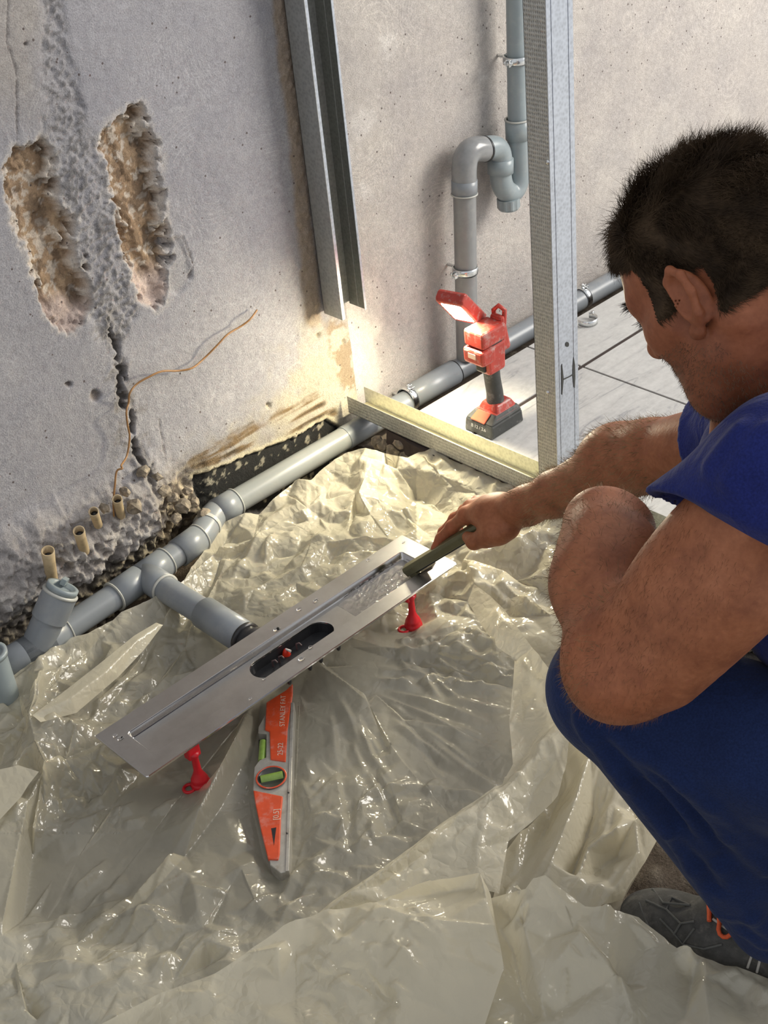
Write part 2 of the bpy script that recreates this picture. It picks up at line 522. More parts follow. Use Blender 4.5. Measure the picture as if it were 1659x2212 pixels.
def build_ground():
    xs = np.arange(-.5, 1.66, .014); ys = np.arange(-.5, 2.03, .014)
    Xg, Yg = np.meshgrid(xs, ys, indexing='ij'); nx, ny = Xg.shape; X, Y = Xg.ravel(), Yg.ravel()
    n1 = fbm(X * 18, Y * 18, 4, 2) - .47; n2 = fbm(X * 45, Y * 45, 3, 12) - .44
    soil = np.maximum(sstep(.86, .98, X + n1 * .25) * sstep(1.02, .88, Y + n1 * .2), sstep(1.83, 1.9, Y + n1 * .1))
    z = GZ - .006 + n1 * .006 + soil * (-.004 + n1 * .022 + n2 * .018)
    z = z - sstep(1.86, 1.92, Y) * .03
    z = z + sstep(1.585, 1.66, X) * sstep(1.1, 1.2, Y) * (.055 + n1 * .03)
    c = np.tile(np.array([.165, .163, .158]), (X.size, 1)); m = soil[:, None]
    c = c * (1 - m) + np.array([.105, .083, .064]) * m
    m2 = (soil * sstep(.08, .16, n2))[:, None]; c = c * (1 - .5 * m2) + np.array([.22, .19, .15]) * .5 * m2
    me = grid_mesh('floor', np.stack([X, Y, z], 1), nx, ny, c)
    return tag(link('floor', me, ground_mat(), smooth=True), kind='structure')


ground = build_ground()
# raised slab with porcelain tiles beyond the partition, broken edge towards the shower
slab = B()
rows = np.linspace(-.5, 1.872, 60); V = []; F = []
for i, y in enumerate(rows):
    e = 1.655 + .018 * (vnoise(np.array([y * 14]), np.array([3.]), 4)[0] - .5) * 2
    V += [(e, y, -.003), (e - .012 * vnoise(np.array([y * 30]), np.array([1.]), 2)[0], y, -.06), (e + .01, y, -.135), (5.2, y, -.135), (5.2, y, -.003)]
for i in range(len(rows) - 1):
    for k in range(5):
        F.append((i * 5 + k, i * 5 + (k + 1) % 5, i * 5 + 5 + (k + 1) % 5, i * 5 + 5 + k))
F += [tuple(range(5)), tuple(range(len(V) - 5, len(V)))]
slab.add(V, F)
floor2 = tag(slab.build('floor', M['grout']), kind='structure')
tile_x = [1.66, 2.097, 2.70, 3.30, 3.90, 4.5, 5.2]
tile_y = [-.5, .51, 1.11, 1.712, 1.873]
for i in range(len(tile_x) - 1):
    for j in range(len(tile_y) - 1):
        g = .0026; gy = .0055
        B().box((tile_x[i] + g, tile_y[j] + gy, -.0115), (tile_x[i + 1] - g, tile_y[j + 1] - gy, 0.0)).build('tile', M['tile'], floor2, bevel=.0008)
# concrete bed under the wall-side trench
tag(B().box((1.655, 1.872, -.14), (5.2, 2.02, -.085)).build('trim_1', M['soil']), kind='structure')

# ------------------------------------------------------------------ steel partition profiles


def sheet_u(b, x0, x1, y0, y1, z0, z1, th, axis):
    pass


# bottom track of the partition: web on the slab, two upright flanges
TX0, TX1 = 1.648, 1.699
t = thing('floor_track', (1.674, 1.2, 0), 'perforated galvanised U-track lying on the floor from the wall under the stud', 'metal track')
B().box((TX0, .55, .0005), (TX1, 1.985, .0013)).build('web', M['galv'], t)
B().box((TX0, .55, .0005), (TX0 + .0009, 1.985, .040)).build('flange', M['galv_dot'], t)
B().box((TX1 - .0009, .55, .0005), (TX1, 1.985, .040)).build('flange', M['galv_dot'], t)
B().box((TX0 + .001, .56, .0014), (TX1 - .001, 1.98, .004)).build('sealing_strip', simple('foam_strip', (.75, .70, .45), .8), t)
# wall profile
t = thing('wall_profile', (1.655, 1.97, .24), 'dark vertical U-profile of steel fixed to the wall above the floor track', 'metal profile')
PX0, PX1 = 1.620, 1.690
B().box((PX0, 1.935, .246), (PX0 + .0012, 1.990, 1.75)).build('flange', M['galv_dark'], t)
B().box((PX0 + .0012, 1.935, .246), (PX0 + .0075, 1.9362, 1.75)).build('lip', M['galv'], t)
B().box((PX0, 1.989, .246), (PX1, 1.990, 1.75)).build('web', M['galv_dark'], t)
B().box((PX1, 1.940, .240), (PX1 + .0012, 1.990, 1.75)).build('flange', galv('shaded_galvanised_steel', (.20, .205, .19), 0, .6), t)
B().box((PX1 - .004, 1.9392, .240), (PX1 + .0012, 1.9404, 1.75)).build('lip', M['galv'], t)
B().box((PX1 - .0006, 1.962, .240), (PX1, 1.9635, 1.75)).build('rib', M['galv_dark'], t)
# stud
t = thing('metal_stud', (1.672, 1.43, 0), 'upright galvanised C-stud with H-shaped knockout standing in the floor track', 'metal stud')
SX0, SX1, SY0, SY1 = 1.652, 1.7155, 1.410, 1.4555
B().box((SX0, SY0, .002), (SX0 + .0009, SY1, 1.75)).build('flange', M['galv_dot'], t)
web = B()
web.box((SX0, SY0 - .0009, .002), (SX1, SY0, 1.75))
webo = web.build('web', M['galv'], t)
for x in (SX0 + .011, SX1 - .012):
    B().box((x, SY0 - .0016, .002), (x + .0012, SY0 - .0009, 1.75)).build('rib', M['galv'], webo)
B().box((SX1 - .0009, SY0, .002), (SX1, SY1, 1.75)).build('flange', M['galv_dot'], t)
for x0, x1 in ((SX0, SX0 + .007), (SX1 - .007, SX1)):
    B().box((x0, SY1 - .0009, .002), (x1, SY1, 1.75)).build('lip', M['galv'], t)
slot_m = simple('punched_slot_shadow', (.05, .05, .045), .8)


def web_pt(px, py):
    p = at(px, py, Y=SY0 - .0012); return p


def slot(pts, nm='knockout_slot'):
    b = B(); P = [web_pt(*p) for p in pts]
    n = len(P); V = [(p[0], SY0 - .0017, p[2]) for p in P] + [(p[0], SY0 - .0005, p[2]) for p in P]
    b.add(V, [tuple(range(n)), tuple(range(n, 2 * n))[::-1]] + [(i, (i + 1) % n, n + (i + 1) % n, n + i) for i in range(n)])
    return b.build(nm, slot_m, webo)


slot([(1214, 786), (1216.5, 810), (1217.5, 818), (1216, 835), (1214.5, 853), (1212.8, 852), (1212.5, 820), (1212.2, 790)])
slot([(1239, 771), (1242, 788), (1242.5, 812), (1241.5, 838), (1239, 836), (1237, 815), (1236.8, 800), (1238, 780)])
slot([(1217.5, 818), (1229, 813), (1237, 808), (1237, 810.5), (1229, 815), (1217.5, 820.5)])
slot([(1225 + 4 * math.cos(a), 744 + 5.5 * math.sin(a)) for a in np.linspace(0, 6.283, 13)[:-1]], 'punched_hole')
for py in (848, 350):
    p = at(1183, py, X=SX0)
    B().lathe(p, (-1, 0, 0), [(.0001, .0022), (.0035, .0018), (.004, 0)], 12).build('screw_head', M['zinc'], t)

# ------------------------------------------------------------------ pipes
PR = .025


def arc(c, a0, a1, r, ex, ey, n=10):
    c, ex, ey = np.array(c, float), np.array(ex, float), np.array(ey, float)
    return [c + r * (ex * math.cos(a) + ey * math.sin(a)) for a in np.linspace(a0, a1, n)]


def pipe_seg(name, a, b, r, m, parent, n=28):
    return B().tube([a, b], r, n).build(name, m, parent)


def socket(a, b, r, parent, m=None, rim=True, name='socket'):
    a = np.array(a, float); b = np.array(b, float); t_ = (b - a) / np.linalg.norm(b - a); L = np.linalg.norm(b - a)
    o = B().lathe(a, t_, [(r - .004, 0), (r, .001), (r, L - .001), (r - .004, L)], 32).build(name, m or M['pvc'], parent)
    if rim:
        B().lathe(b, t_, [(r - .003, -.0006), (r + .0012, -.0002), (r + .0012, .0022), (r - .003, .0026)], 32).build('rim', M['pvc_rim'], o)
    return o


PZ = -.040
t = thing('drain_pipe', (1.04, 1.91, PZ - PR), 'long grey drainpipe with elbow, tee and cleanout running along the foot of the wall', 'pipe')
A0 = at(-160, 1540, z=PZ); A1 = at(120, 1372, z=PZ); A2 = at(300, 1248, z=PZ); A3 = at(425, 1163, z=PZ)
A0[1] = 1.893; A1[1] = 1.893; A2[1] = 1.908; A3[1] = 1.925
yF = 1.966
A4 = np.array([1.262, yF, PZ]); A5 = np.array([1.300, yF, PZ]); A6 = np.array([3.9, yF - .006, PZ])
pipe_seg('pipe_length', A0, A1, PR, M['pvc'], t)
pipe_seg('pipe_length', A1, A2, PR, M['pvc'], t)
pipe_seg('pipe_length', A2, A3, PR, M['pvc'], t)
# S-shaped double elbow
pts = []
B0 = A3 + np.array([0, 0, 0])
d0 = np.array([.985, .17, 0]); dm = np.array([.62, .78, 0]); d1 = np.array([1, 0, 0.])
for s_ in np.linspace(0, 1, 14):
    # cubic from A3 to A4
    h00 = 2 * s_**3 - 3 * s_**2 + 1; h10 = s_**3 - 2 * s_**2 + s_; h01 = -2 * s_**3 + 3 * s_**2; h11 = s_**3 - s_**2
    pts.append(h00 * A3 + h10 * d0 * .055 + h01 * A4 + h11 * d1 * .055)
B().tube(pts, PR + .002, 28).build('elbow', M['pvc'], t)
B().tube([pts[6], pts[7]], PR + .0036, 28).build('rim', M['pvc_rim'], t)
socket(A3 - np.array([.055, .008, 0]), A3 + np.array([.004, 0, 0]), PR + .0035, t, rim=True)
socket(A4 - np.array([.004, 0, 0]), A4 + np.array([.045, 0, 0]), PR + .0035, t)
pipe_seg('pipe_length', A5, np.array([1.615, yF, PZ]), PR, simple('long_grey_pvc', (.285, .30, .295), .25, 0, .05, 10, dirt=(.45, .44, .4), dirt_amt=.15), t)
B().tube([np.array([1.61, yF, PZ]), np.array([1.81, yF, PZ])], PR + .0012, 28).build('pipe_length', M['pvc'], t)
socket(np.array([1.80, yF, PZ + .006]), np.array([1.955, yF, PZ + .006]), PR + .003, t, rim=False)
B().lathe((1.955, yF, PZ + .006), (1, 0, 0), [(PR, 0), (PR + .003, 0), (PR + .003, .002), (PR, .003)], 28).build('seal', M['black_rubber'], t)
pipe_seg('pipe_length', np.array([1.955, yF, PZ + .006]), A6, PR, M['pvc'], t)
# tee with branch to the shower drain
TXc = 1.040
yT = 1.909
socket((TXc - .01, yT, PZ), (TXc + .052, yT + .006, PZ), PR + .0035, t, name='tee')
socket((TXc - .012, yT, PZ), (TXc - .075, yT - .006, PZ), PR + .0035, t, name='tee')
br = socket((TXc, yT, PZ), (TXc, yT - .062, PZ), PR + .0035, t, name='tee_branch')
pipe_seg('branch_pipe', (TXc, yT - .06, PZ), (TXc + .004, 1.72, PZ - .002), PR, M['pvc'], t)
socket((TXc + .004, 1.735, PZ - .002), (TXc + .006, 1.622, PZ - .004), PR + .005, t, rim=False, name='sleeve')
B().lathe((TXc + .006, 1.622, PZ - .004), (0, -1, 0), [(PR + .001, -.001), (PR + .0062, 0), (PR + .0062, .006), (PR + .001, .008)], 28).build('seal', M['black_rubber'], t)
# cleanout wye with plug
w0 = at(92, 1408, z=PZ); w0[1] = 1.893
wd = at(128, 1285, Y=1.884) - w0; wd /= np.linalg.norm(wd)
wy = B().tube([w0 + wd * .0, w0 + wd * .105], PR + .0035, 28).build('cleanout_wye', M['pvc'], t)
socket(w0 + np.array([-.03, 0, 0]), w0 + np.array([.062, 0, 0]), PR + .004, t, name='wye_body')
socket(w0 + np.array([.03, 0, 0]), w0 + np.array([-.078, 0, 0]), PR + .004, t, name='wye_body')
wt = w0 + wd * .058
B().tube([wt, wt + wd * .05], PR + .0068, 28).build('wye_collar', M['pvc'], wy)
wt = wt + wd * .05
B().lathe(wt, wd, [(PR + .001, -.001), (PR + .0078, 0), (PR + .0078, .004), (PR + .001, .0055)], 30).build('rim', M['pvc_rim'], wy)
plug = B().lathe(wt, wd, [(.0001, .006), (PR - .001, .006), (PR + .004, .006), (PR + .004, .016), (PR - .003, .016), (PR - .003, .008), (.0001, .008)], 30).build('plug', M['pvc_lt'], wy)
for sg in (-1, 1):
    c = wt + wd * .012 + np.array([.012 * sg, .012 * sg, 0])
    Mx = Matrix.Translation(Vector(c)) @ Vector(wd).to_track_quat('Z', 'X').to_matrix().to_4x4() @ Matrix.Rotation(.8, 4, 'Z')
    B().box((-.010, -.005, -.005), (.010, .005, .007), Mx).build('plug_grip', M['pvc_lt'], wy, bevel=.001)

# riser at the picture's left edge
t = thing('pipe_riser', at(-14, 1470, z=PZ), 'pale grey vertical pipe riser at the far left end of the wall pipe', 'pipe')
q = at(-36, 1440, z=-.02)
q[1] = 1.846
B().tube([q + np.array([0, 0, -.07]), q + np.array([0, 0, .055])], PR + .001, 24).build('pipe_length', M['pvc_lt'], t)
B().lathe(q + np.array([0, 0, .052]), (0, 0, 1), [(PR, 0), (PR + .004, 0), (PR + .004, .008), (PR - .004, .009), (PR - .004, -.03)], 24).build('collar', M['pvc_lt'], t)

# vertical waste pipe with S-trap on the right-hand wall
WYp = 1.960
t = thing('waste_pipe', (1.985, WYp, 0), 'grey vertical waste pipe with S-shaped odour trap on the wall behind the stud', 'pipe')


def wp(px, py):
    p = at(px, py, Y=WYp); p[1] = WYp; return p


p0, p1 = wp(1009, 772), wp(1003, 385)
B().tube([p0, p1], PR - .0005, 28).build('pipe_length', simple('warm_grey_pvc', (.245, .25, .25), .36, 0, .07, 18, dirt=(.45, .43, .4), dirt_amt=.2), t)


def bez(P, n=14):
    P = [np.array(p) for p in P]
    return [((1 - s) ** 3) * P[0] + 3 * s * (1 - s) ** 2 * P[1] + 3 * s * s * (1 - s) * P[2] + s ** 3 * P[3] for s in np.linspace(0, 1, n)]


B().tube(bez([wp(1003, 390), wp(1000, 330), wp(1012, 318), wp(1046, 322)]), PR + .0018, 28).build('elbow', simple('glossy_grey_pvc', (.255, .26, .262), .2), t)
socket(wp(1003, 388), wp(1003, 418), PR + .003, t)
B().lathe(wp(1046, 322), wp(1052, 320) - wp(1046, 322), [(PR, -.002), (PR + .003, -.001), (PR + .003, .0035), (PR, .004)], 28).build('seal', M['black_rubber'], t)
tr = B().tube(bez([wp(1044, 323), wp(1072, 312), wp(1082, 322), wp(1081, 352)]), PR + .0005, 28).build('trap_bend', M['pvc_lt'], t)
socket(wp(1081, 342), wp(1081, 374), PR + .0035, t, M['pvc_lt'], rim=False)
B().tube(bez([wp(1081, 372), wp(1082, 432), wp(1124, 432), wp(1121, 360)], 20) + [wp(1119, 290)], PR - .001, 28).build('trap_bowl', M['pvc_lt'], t)
socket(wp(1119.5, 300), wp(1118, 258), PR + .0025, t, M['pvc_lt'])
B().tube([wp(1118.5, 265), wp(1113, -260), wp(1113, -260) + np.array([.02, 0, .78])], PR - .003, 28).build('pipe_length', M['pvc_lt'], t)
c0 = wp(1097, 408)
nut = B()
prof = [(.014, 0), (.0155, -.018), (.0155, -.022)]
nut.lathe(c0, (0, 0, 1), prof, 24)
nut.build('trap_neck', M['pvc_lt'], t)
nu = B(); nn = 40
V = []; F = []
for zi, (rr, h) in enumerate(((.018, -.020), (.0255, -.021), (.0255, -.042), (.0225, -.046), (.0001, -.046))):
    for k in range(nn):
        a = 2 * math.pi * k / nn; rk = rr * (1 - (.05 if (k % 4 < 2 and 1 <= zi <= 2) else 0))
        V.append((c0[0] + rk * math.cos(a), c0[1] + rk * math.sin(a), c0[2] + h))
for i in range(4):
    for k in range(nn):
        F.append((i * nn + k, i * nn + (k + 1) % nn, (i + 1) * nn + (k + 1) % nn, (i + 1) * nn + k))
nu.add(V, F); nu.build('trap_nut', M['pvc_lt'], t)


def clamp(c, axis, ear, label):
    c = np.array(c, float); axis = np.array(axis, float); ear = np.array(ear, float); axis /= np.linalg.norm(axis)
    o = thing('pipe_clamp', c - np.array([0, 0, PR]), label, 'pipe clamp', 'zinc pipe clamps')
    B().lathe(c, axis, [(PR + .0012, -.008), (PR + .0032, -.008), (PR + .0040, -.003), (PR + .0040, .003), (PR + .0032, .008), (PR + .0012, .008)], 30).build('band', M['zinc'], o)
    e0 = c + ear * (PR + .001)
    sd_ = np.cross(axis, ear)
    b = B()
    Mx = Matrix((( *[0], ) * 4,) * 4) if False else Matrix.Identity(4)
    for k, v_ in enumerate((ear, sd_, axis)):
        for r_ in range(3): Mx[r_][k] = v_[r_]
    for r_ in range(3): Mx[r_][3] = e0[r_]
    b.box((0, -.005, -.007), (.012, -.003, .007), Mx); b.box((0, .003, -.007), (.012, .005, .007), Mx)
    b.build('ear', M['zinc'], o, bevel=.0006)
    B().lathe(e0 + ear * .0075 - sd_ * .011, sd_, [(.0001, 0), (.0042, 0), (.0042, .004), (.002, .0045), (.002, .02), (.0001, .02)], 10).build('screw', M['zinc'], o)
    B().tube([c + np.array([0, PR, 0]), c + np.array([0, WY + .01 - c[1], 0])], .004, 10).build('stem', M['zinc'], o)
    return o


clamp(wp(1005, 583), wp(1004, 560) - wp(1005, 590), (-1, -.0, 0), 'shiny clamp on the lower waste pipe just above the work light')
clamp(wp(1115.5, 127), wp(1115, 100) - wp(1116, 140), (-.97, -.2, 0), 'shiny clamp near the picture top on the upper waste pipe')
clamp((1.806, yF, PZ + .006), (1, 0, 0), (0, -.35, .94), 'shiny clamp on the floor pipe right behind the floor track')
clamp((2.412, yF, PZ + .006), (1, 0, 0), (0, -.30, .95), 'shiny clamp on the floor pipe right of the stud')
# spare half clamp lying open on the tiles
o = thing('pipe_clamp', at(1268, 695, z=0.0), 'open half clamp hanging below the floor pipe beside the stud', 'pipe clamp', 'zinc pipe clamps')
c = at(1268, 694, z=.004); b = B()
V = []; F = []
for i, a in enumerate(np.linspace(math.pi * .9, math.pi * 2.15, 16)):
    for rr in (.024, .0255):
        for h in (0, .014):
            V.append((c[0] + rr * math.cos(a) * .95, c[1] + rr * math.sin(a), c[2] - .003 + h))
for i in range(15):
    k = i * 4
    for a_, b_ in ((0, 1), (1, 3), (3, 2), (2, 0)): F.append((k + a_, k + b_, k + 4 + b_, k + 4 + a_))
b.add(V, F, True).build('band', M['zinc'], o)
B().lathe((c[0] + .026, c[1] + .006, c[2] + .010), (1, 0, 0), [(.0001, 0), (.004, 0), (.004, .005), (.0001, .005)], 10).build('screw', M['zinc'], o)

# ------------------------------------------------------------------ conduit stubs, loose cable, rubble
cond_m = simple('cream_conduit', (.50, .38, .22), .6, 0, .2, 50, dirt=(.3, .25, .2), dirt_amt=.5)


def conduit(p_top, p_bot, r, y, label):
    a = at(*p_bot, Y=y + .01); b_ = at(*p_top, Y=y - .012)
    o = thing('conduit_stub', a, label, 'conduit', 'conduit stubs in the mortar bed')
    d_ = (b_ - a); L = np.linalg.norm(d_); d_ /= L
    B().lathe(a, d_, [(r * .92, -.03), (r * .95, L * .5), (r * 1.05, L), (r * .86, L + .0005), (r * .8, L - .02), (.0002, L - .021)], 18).build('tube', cond_m, o)
    B().lathe(a + d_ * (L - .018), d_, [(.0001, 0), (r * .79, 0), (r * .79, .001)], 16).build('bore', M['black_rubber'], o)
    return o


conduit((103, 1190), (110, 1236), .0115, 1.925, 'nearest cream conduit stub standing in the mortar bed')
conduit((170, 1147), (178, 1175), .0105, 1.93, 'short cream conduit stub in the mortar, second from the picture edge')
conduit((202, 1105), (208, 1122), .009, 1.935, 'small broken conduit stub at the wall foot, third from the picture edge')
conduit((253, 1078), (258, 1100), .009, 1.94, 'reddish conduit stub where the cable enters the mortar')

cab = [(555, 670), (540, 690), (520, 705), (492, 722), (470, 745), (440, 775), (415, 795), (385, 801), (350, 802), (320, 815), (295, 830), (280, 850), (278, 870), (273, 890), (276, 920), (280, 945), (274, 985), (262, 1005), (264, 1012), (252, 1018), (248, 1050), (245, 1085), (246, 1115)]
P = [at(px, py, Y=1.990 - .01 * abs(math.sin(i * 1.3)) - (.03 if py > 1000 else 0)) for i, (px, py) in enumerate(cab)]
# Catmull-Rom
path = []
for i in range(len(P) - 1):
    a, b_, c, d_ = P[max(i - 1, 0)], P[i], P[i + 1], P[min(i + 2, len(P) - 1)]
    for s in np.linspace(0, 1, 5)[:-1]:
        path.append(.5 * (2 * b_ + (c - a) * s + (2 * a - 5 * b_ + 4 * c - d_) * s * s + (3 * b_ - a - 3 * c + d_) * s ** 3))
path.append(P[-1])
o = B().tube(path, .0019, 8).build('loose_cable', simple('brown_cable', (.33, .17, .06), .5, 0, .2, 90))
tag(o, 'thin brown cable hanging in a curve down the left wall', 'cable')

# broken clods of mortar lying along the trench
rub_m = simple('rubble', (.25, .21, .16), .95, 0, .5, 60, .8, dirt=(.5, .42, .3), dirt_amt=.7, dirt_scale=80)


def rock(name, c, r, m, lab, grp, seed):
    rs = np.random.RandomState(seed); bm = bmesh.new(); bmesh.ops.create_icosphere(bm, subdivisions=2, radius=r)
    sx = rs.uniform(.7, 1.3, 3)
    for v_ in bm.verts:
        n_ = v_.co.normalized()
        k = 1 + .25 * math.sin(n_.x * 5 + seed) * math.cos(n_.y * 4 + seed * 2) + .12 * rs.uniform(-1, 1)
        v_.co = Vector((v_.co.x * sx[0] * k, v_.co.y * sx[1] * k, v_.co.z * sx[2] * .8 * k))
    me = bpy.data.meshes.new(name); bm.to_mesh(me); bm.free()
    o = link(name, me, m); o.location = Vector([float(q) for q in c]); return tag(o, lab, 'rubble', grp)


for i, (px, py, r, y) in enumerate(((395, 1092, .016, 1.955), (372, 1075, .013, 1.965), (420, 1085, .012, 1.96), (405, 1060, .011, 1.975), (352, 1062, .012, 1.97), (340, 1030, .010, 1.98), (310, 1018, .011, 1.98), (270, 1062, .012, 1.955), (290, 1095, .013, 1.945), (225, 1098, .012, 1.945), (440, 1110, .012, 1.95), (380, 1120, .014, 1.93))):
    rock('mortar_clod', at(px, py, Y=y), r, rub_m, 'small clod of broken mortar at the foot of the left wall behind the pipe', 'mortar clods behind the pipe', i)
for i, (px, py) in enumerate(((830, 962), (852, 975), (878, 985), (815, 955), (862, 960))):
    rock('mortar_clod', at(px, py, X=1.645), .014 + .003 * (i % 2), rub_m, 'dark clod of broken concrete under the floor track by the pipe', 'clods under the floor track', 30 + i)
for i, (px, py) in enumerate(((1600, 1375), (1622, 1392), (1645, 1400), (1590, 1392), (1640, 1378), (1655, 1420))):
    rock('mortar_clod', at(px, py, z=GZ + .008), .010 + .003 * (i % 3), rub_m, 'clod lying in the dirt behind the knees at the right edge', 'clods in the dirt at the right edge', 60 + i)
o = B().prism([(0, 0), (.07, -.02), (.1, .05), (.03, .07)], at(1643, 1345, z=GZ + .012), (1, 0, 0), (0, 1, 0), (0, 0, 1), 0, .009).build('tile_offcut', M['tile'], bevel=.001)
tag(o, 'white tile offcut peeping out behind the bent arm at the right edge', 'tile piece')

# ------------------------------------------------------------------ lettering


def text_part(name, body, o, ex, ey, size, m, parent, thick=.0003):
    cu = bpy.data.curves.new(name, 'FONT'); cu.body = body; cu.size = 1.0; cu.align_x = 'CENTER'; cu.align_y = 'CENTER'; cu.extrude = .01
    ob = bpy.data.objects.new(name, cu); COL.objects.link(ob)
    dg = bpy.context.evaluated_depsgraph_get(); me = bpy.data.meshes.new_from_object(ob.evaluated_get(dg))
    bpy.data.objects.remove(ob); bpy.data.curves.remove(cu)
    o, ex, ey = [np.array(c, float) for c in (o, ex, ey)]
    ex = ex / np.linalg.norm(ex); ey = ey - ex * (ey @ ex); ey /= np.linalg.norm(ey); ez = np.cross(ex, ey)
    for v in me.vertices:
        p = o + ex * v.co.x * size + ey * v.co.y * size + ez * v.co.z * (thick / .01)
        v.co = Vector([float(q) for q in p])
    me.materials.clear()
    return link(name, me, m, parent)


# ------------------------------------------------------------------ linear shower drain
def steel():
    t = NT('brushed_stainless'); mp = t.new('ShaderNodeMapping', {'Vector': t.co.outputs['Object'], 'Scale': (4, 260, 60)})
    n = t.noise(1.0, 3, .6, mp.outputs[0]); n2 = t.noise(14, 5, .65)
    k = t.ramp(n2.outputs['Fac'], [(.3, (.45, .43, .41)), (.7, (.56, .545, .525))])
    t.col(k); t.set(Metallic=1.0, Roughness=t.math('ADD', .29, t.math('MULTIPLY', n.outputs['Fac'], .1)))
    t.bump(n.outputs['Fac'], .05, .0004)
    return t.m


M['steel'] = steel()
M['steel_edge'] = simple('polished_steel_edge', (.75, .74, .72), .14, 1.0, .05, 50)
DX0, DX1, DY0, DY1 = .706, 1.400, 1.437, 1.576
RX0, RX1, RY0, RY1, RD = .742, 1.363, 1.469, 1.541, -.014
t = thing('shower_drain', (1.055, 1.51, GZ), 'long stainless steel shower drain channel raised on red feet above the sheet', 'shower drain')


def ring_face(bm, outer, inner):
    es = []
    for loop in (outer, inner):
        vs = [bm.verts.new(p) for p in loop]
        es += [bm.edges.new((vs[i], vs[(i + 1) % len(vs)])) for i in range(len(vs))]
    bmesh.ops.triangle_fill(bm, edges=es, use_beauty=True)


def rrect(x0, x1, y0, y1, r, z, n=5):
    P = []
    for cx, cy, a in ((x1 - r, y1 - r, 0), (x0 + r, y1 - r, 90), (x0 + r, y0 + r, 180), (x1 - r, y0 + r, 270)):
        for k in range(n + 1):
            b = math.radians(a + 90 * k / n); P.append((cx + r * math.cos(b), cy + r * math.sin(b), z))
    return P


def walls(bm, loops):
    rings = [[bm.verts.new(p) for p in L] for L in loops]
    for A_, B_ in zip(rings, rings[1:]):
        for i in range(len(A_)):
            j = (i + 1) % len(A_); bm.faces.new((A_[i], A_[j], B_[j], B_[i]))


def bm_obj(bm, name, m, parent, smooth=False):
    bmesh.ops.remove_doubles(bm, verts=bm.verts, dist=1e-5)
    bmesh.ops.recalc_face_normals(bm, faces=bm.faces)
    me = bpy.data.meshes.new(name); bm.to_mesh(me); bm.free()
    return link(name, me, m, parent, smooth)


bm = bmesh.new()
ring_face(bm, rrect(DX0, DX1, DY0, DY1, .003, 0), rrect(RX0, RX1, RY0, RY1, .006, 0))
bm_obj(bm, 'top_flange', M['steel'], t)
bm = bmesh.new()
walls(bm, [rrect(DX0, DX1, DY0, DY1, .003, 0), rrect(DX0 - .0012, DX1 + .0012, DY0 - .0012, DY1 + .0012, .004, -.0012), rrect(DX0 - .0012, DX1 + .0012, DY0 - .0012, DY1 + .0012, .004, -.0042), rrect(DX0 + .002, DX1 - .002, DY0 + .002, DY1 - .002, .003, -.0042)])
bm_obj(bm, 'outer_rim', M['steel_edge'], t)
bm = bmesh.new()
walls(bm, [rrect(RX0, RX1, RY0, RY1, .006, 0), rrect(RX0 + .0012, RX1 - .0012, RY0 + .0012, RY1 - .0012, .006, -.0012), rrect(RX0 + .002, RX1 - .002, RY0 + .002, RY1 - .002, .006, RD + .003), rrect(RX0 + .004, RX1 - .004, RY0 + .004, RY1 - .004, .006, RD)])
bm_obj(bm, 'channel_wall', simple('polished_channel_steel', (.60, .585, .57), .18, 1.0, .06, 30), t, True)
HXc, HYc, HL, HR = 1.060, 1.503, .061, .0265


def stadium(z, r, n=14):
    P = []
    for k in range(n + 1):
        a = -math.pi / 2 + math.pi * k / n; P.append((HXc + HL + r * math.cos(a), HYc + r * math.sin(a), z))
    for k in range(n + 1):
        a = math.pi / 2 + math.pi * k / n; P.append((HXc - HL + r * math.cos(a), HYc + r * math.sin(a), z))
    return P


bm = bmesh.new()
ring_face(bm, rrect(RX0 + .004, RX1 - .004, RY0 + .004, RY1 - .004, .006, RD), stadium(RD, HR))
bm_obj(bm, 'channel_floor', M['steel'], t)
bm = bmesh.new()
walls(bm, [stadium(RD, HR), stadium(RD - .002, HR - .001), stadium(RD - .004, HR - .001)])
bm_obj(bm, 'outlet_lip', M['steel_edge'], t, True)
bm = bmesh.new()
walls(bm, [stadium(RD - .003, HR + .003), stadium(RD - .003, HR), stadium(-.036, HR - .002), stadium(-.036, .001)])
walls(bm, [stadium(RD - .003, HR + .003), stadium(-.040, HR + .001), stadium(-.040, .001)])
trap = bm_obj(bm, 'trap_body', M['black_rubber'], t)
# outlet spigot towards the branch pipe
B().tube([(1.046, 1.53, PZ - .004), (1.046, 1.640, PZ - .004)], .0262, 28).build('outlet_spigot', M['black_rubber'], trap)
B().tube([(1.046, 1.575, PZ - .004), (1.046, 1.598, PZ - .004)], .0325, 28).build('spigot_collar', M['black_rubber'], trap)
hk = simple('brown_plastic', (.10, .06, .06), .4)
for px, py in ((588, 1428), (602, 1419), (640, 1391)):
    p = at(px, py, z=-.024)
    B().tube([p + np.array([0, 0, -.012]), p, p + np.array([.003, -.004, .002]), p + np.array([.005, -.007, -.003])], .0017, 8).build('trap_hook', hk, trap)
p = at(617, 1402, z=-.024)
B().lathe(p + np.array([0, 0, -.012]), (0, 0, 1), [(.008, -.001), (.008, 0), (.006, .006), (.0035, .011), (.0001, .013)], 12).build('trap_valve', simple('red_plastic_valve', (.75, .035, .012), .35, 0, .1, 90), trap)
p2 = at(628, 1407, z=-.025)
B().tube([p, p2], [.0016, .0026], 8).build('valve_pin', simple('pale_plastic_pin', (.62, .58, .55), .4), trap)
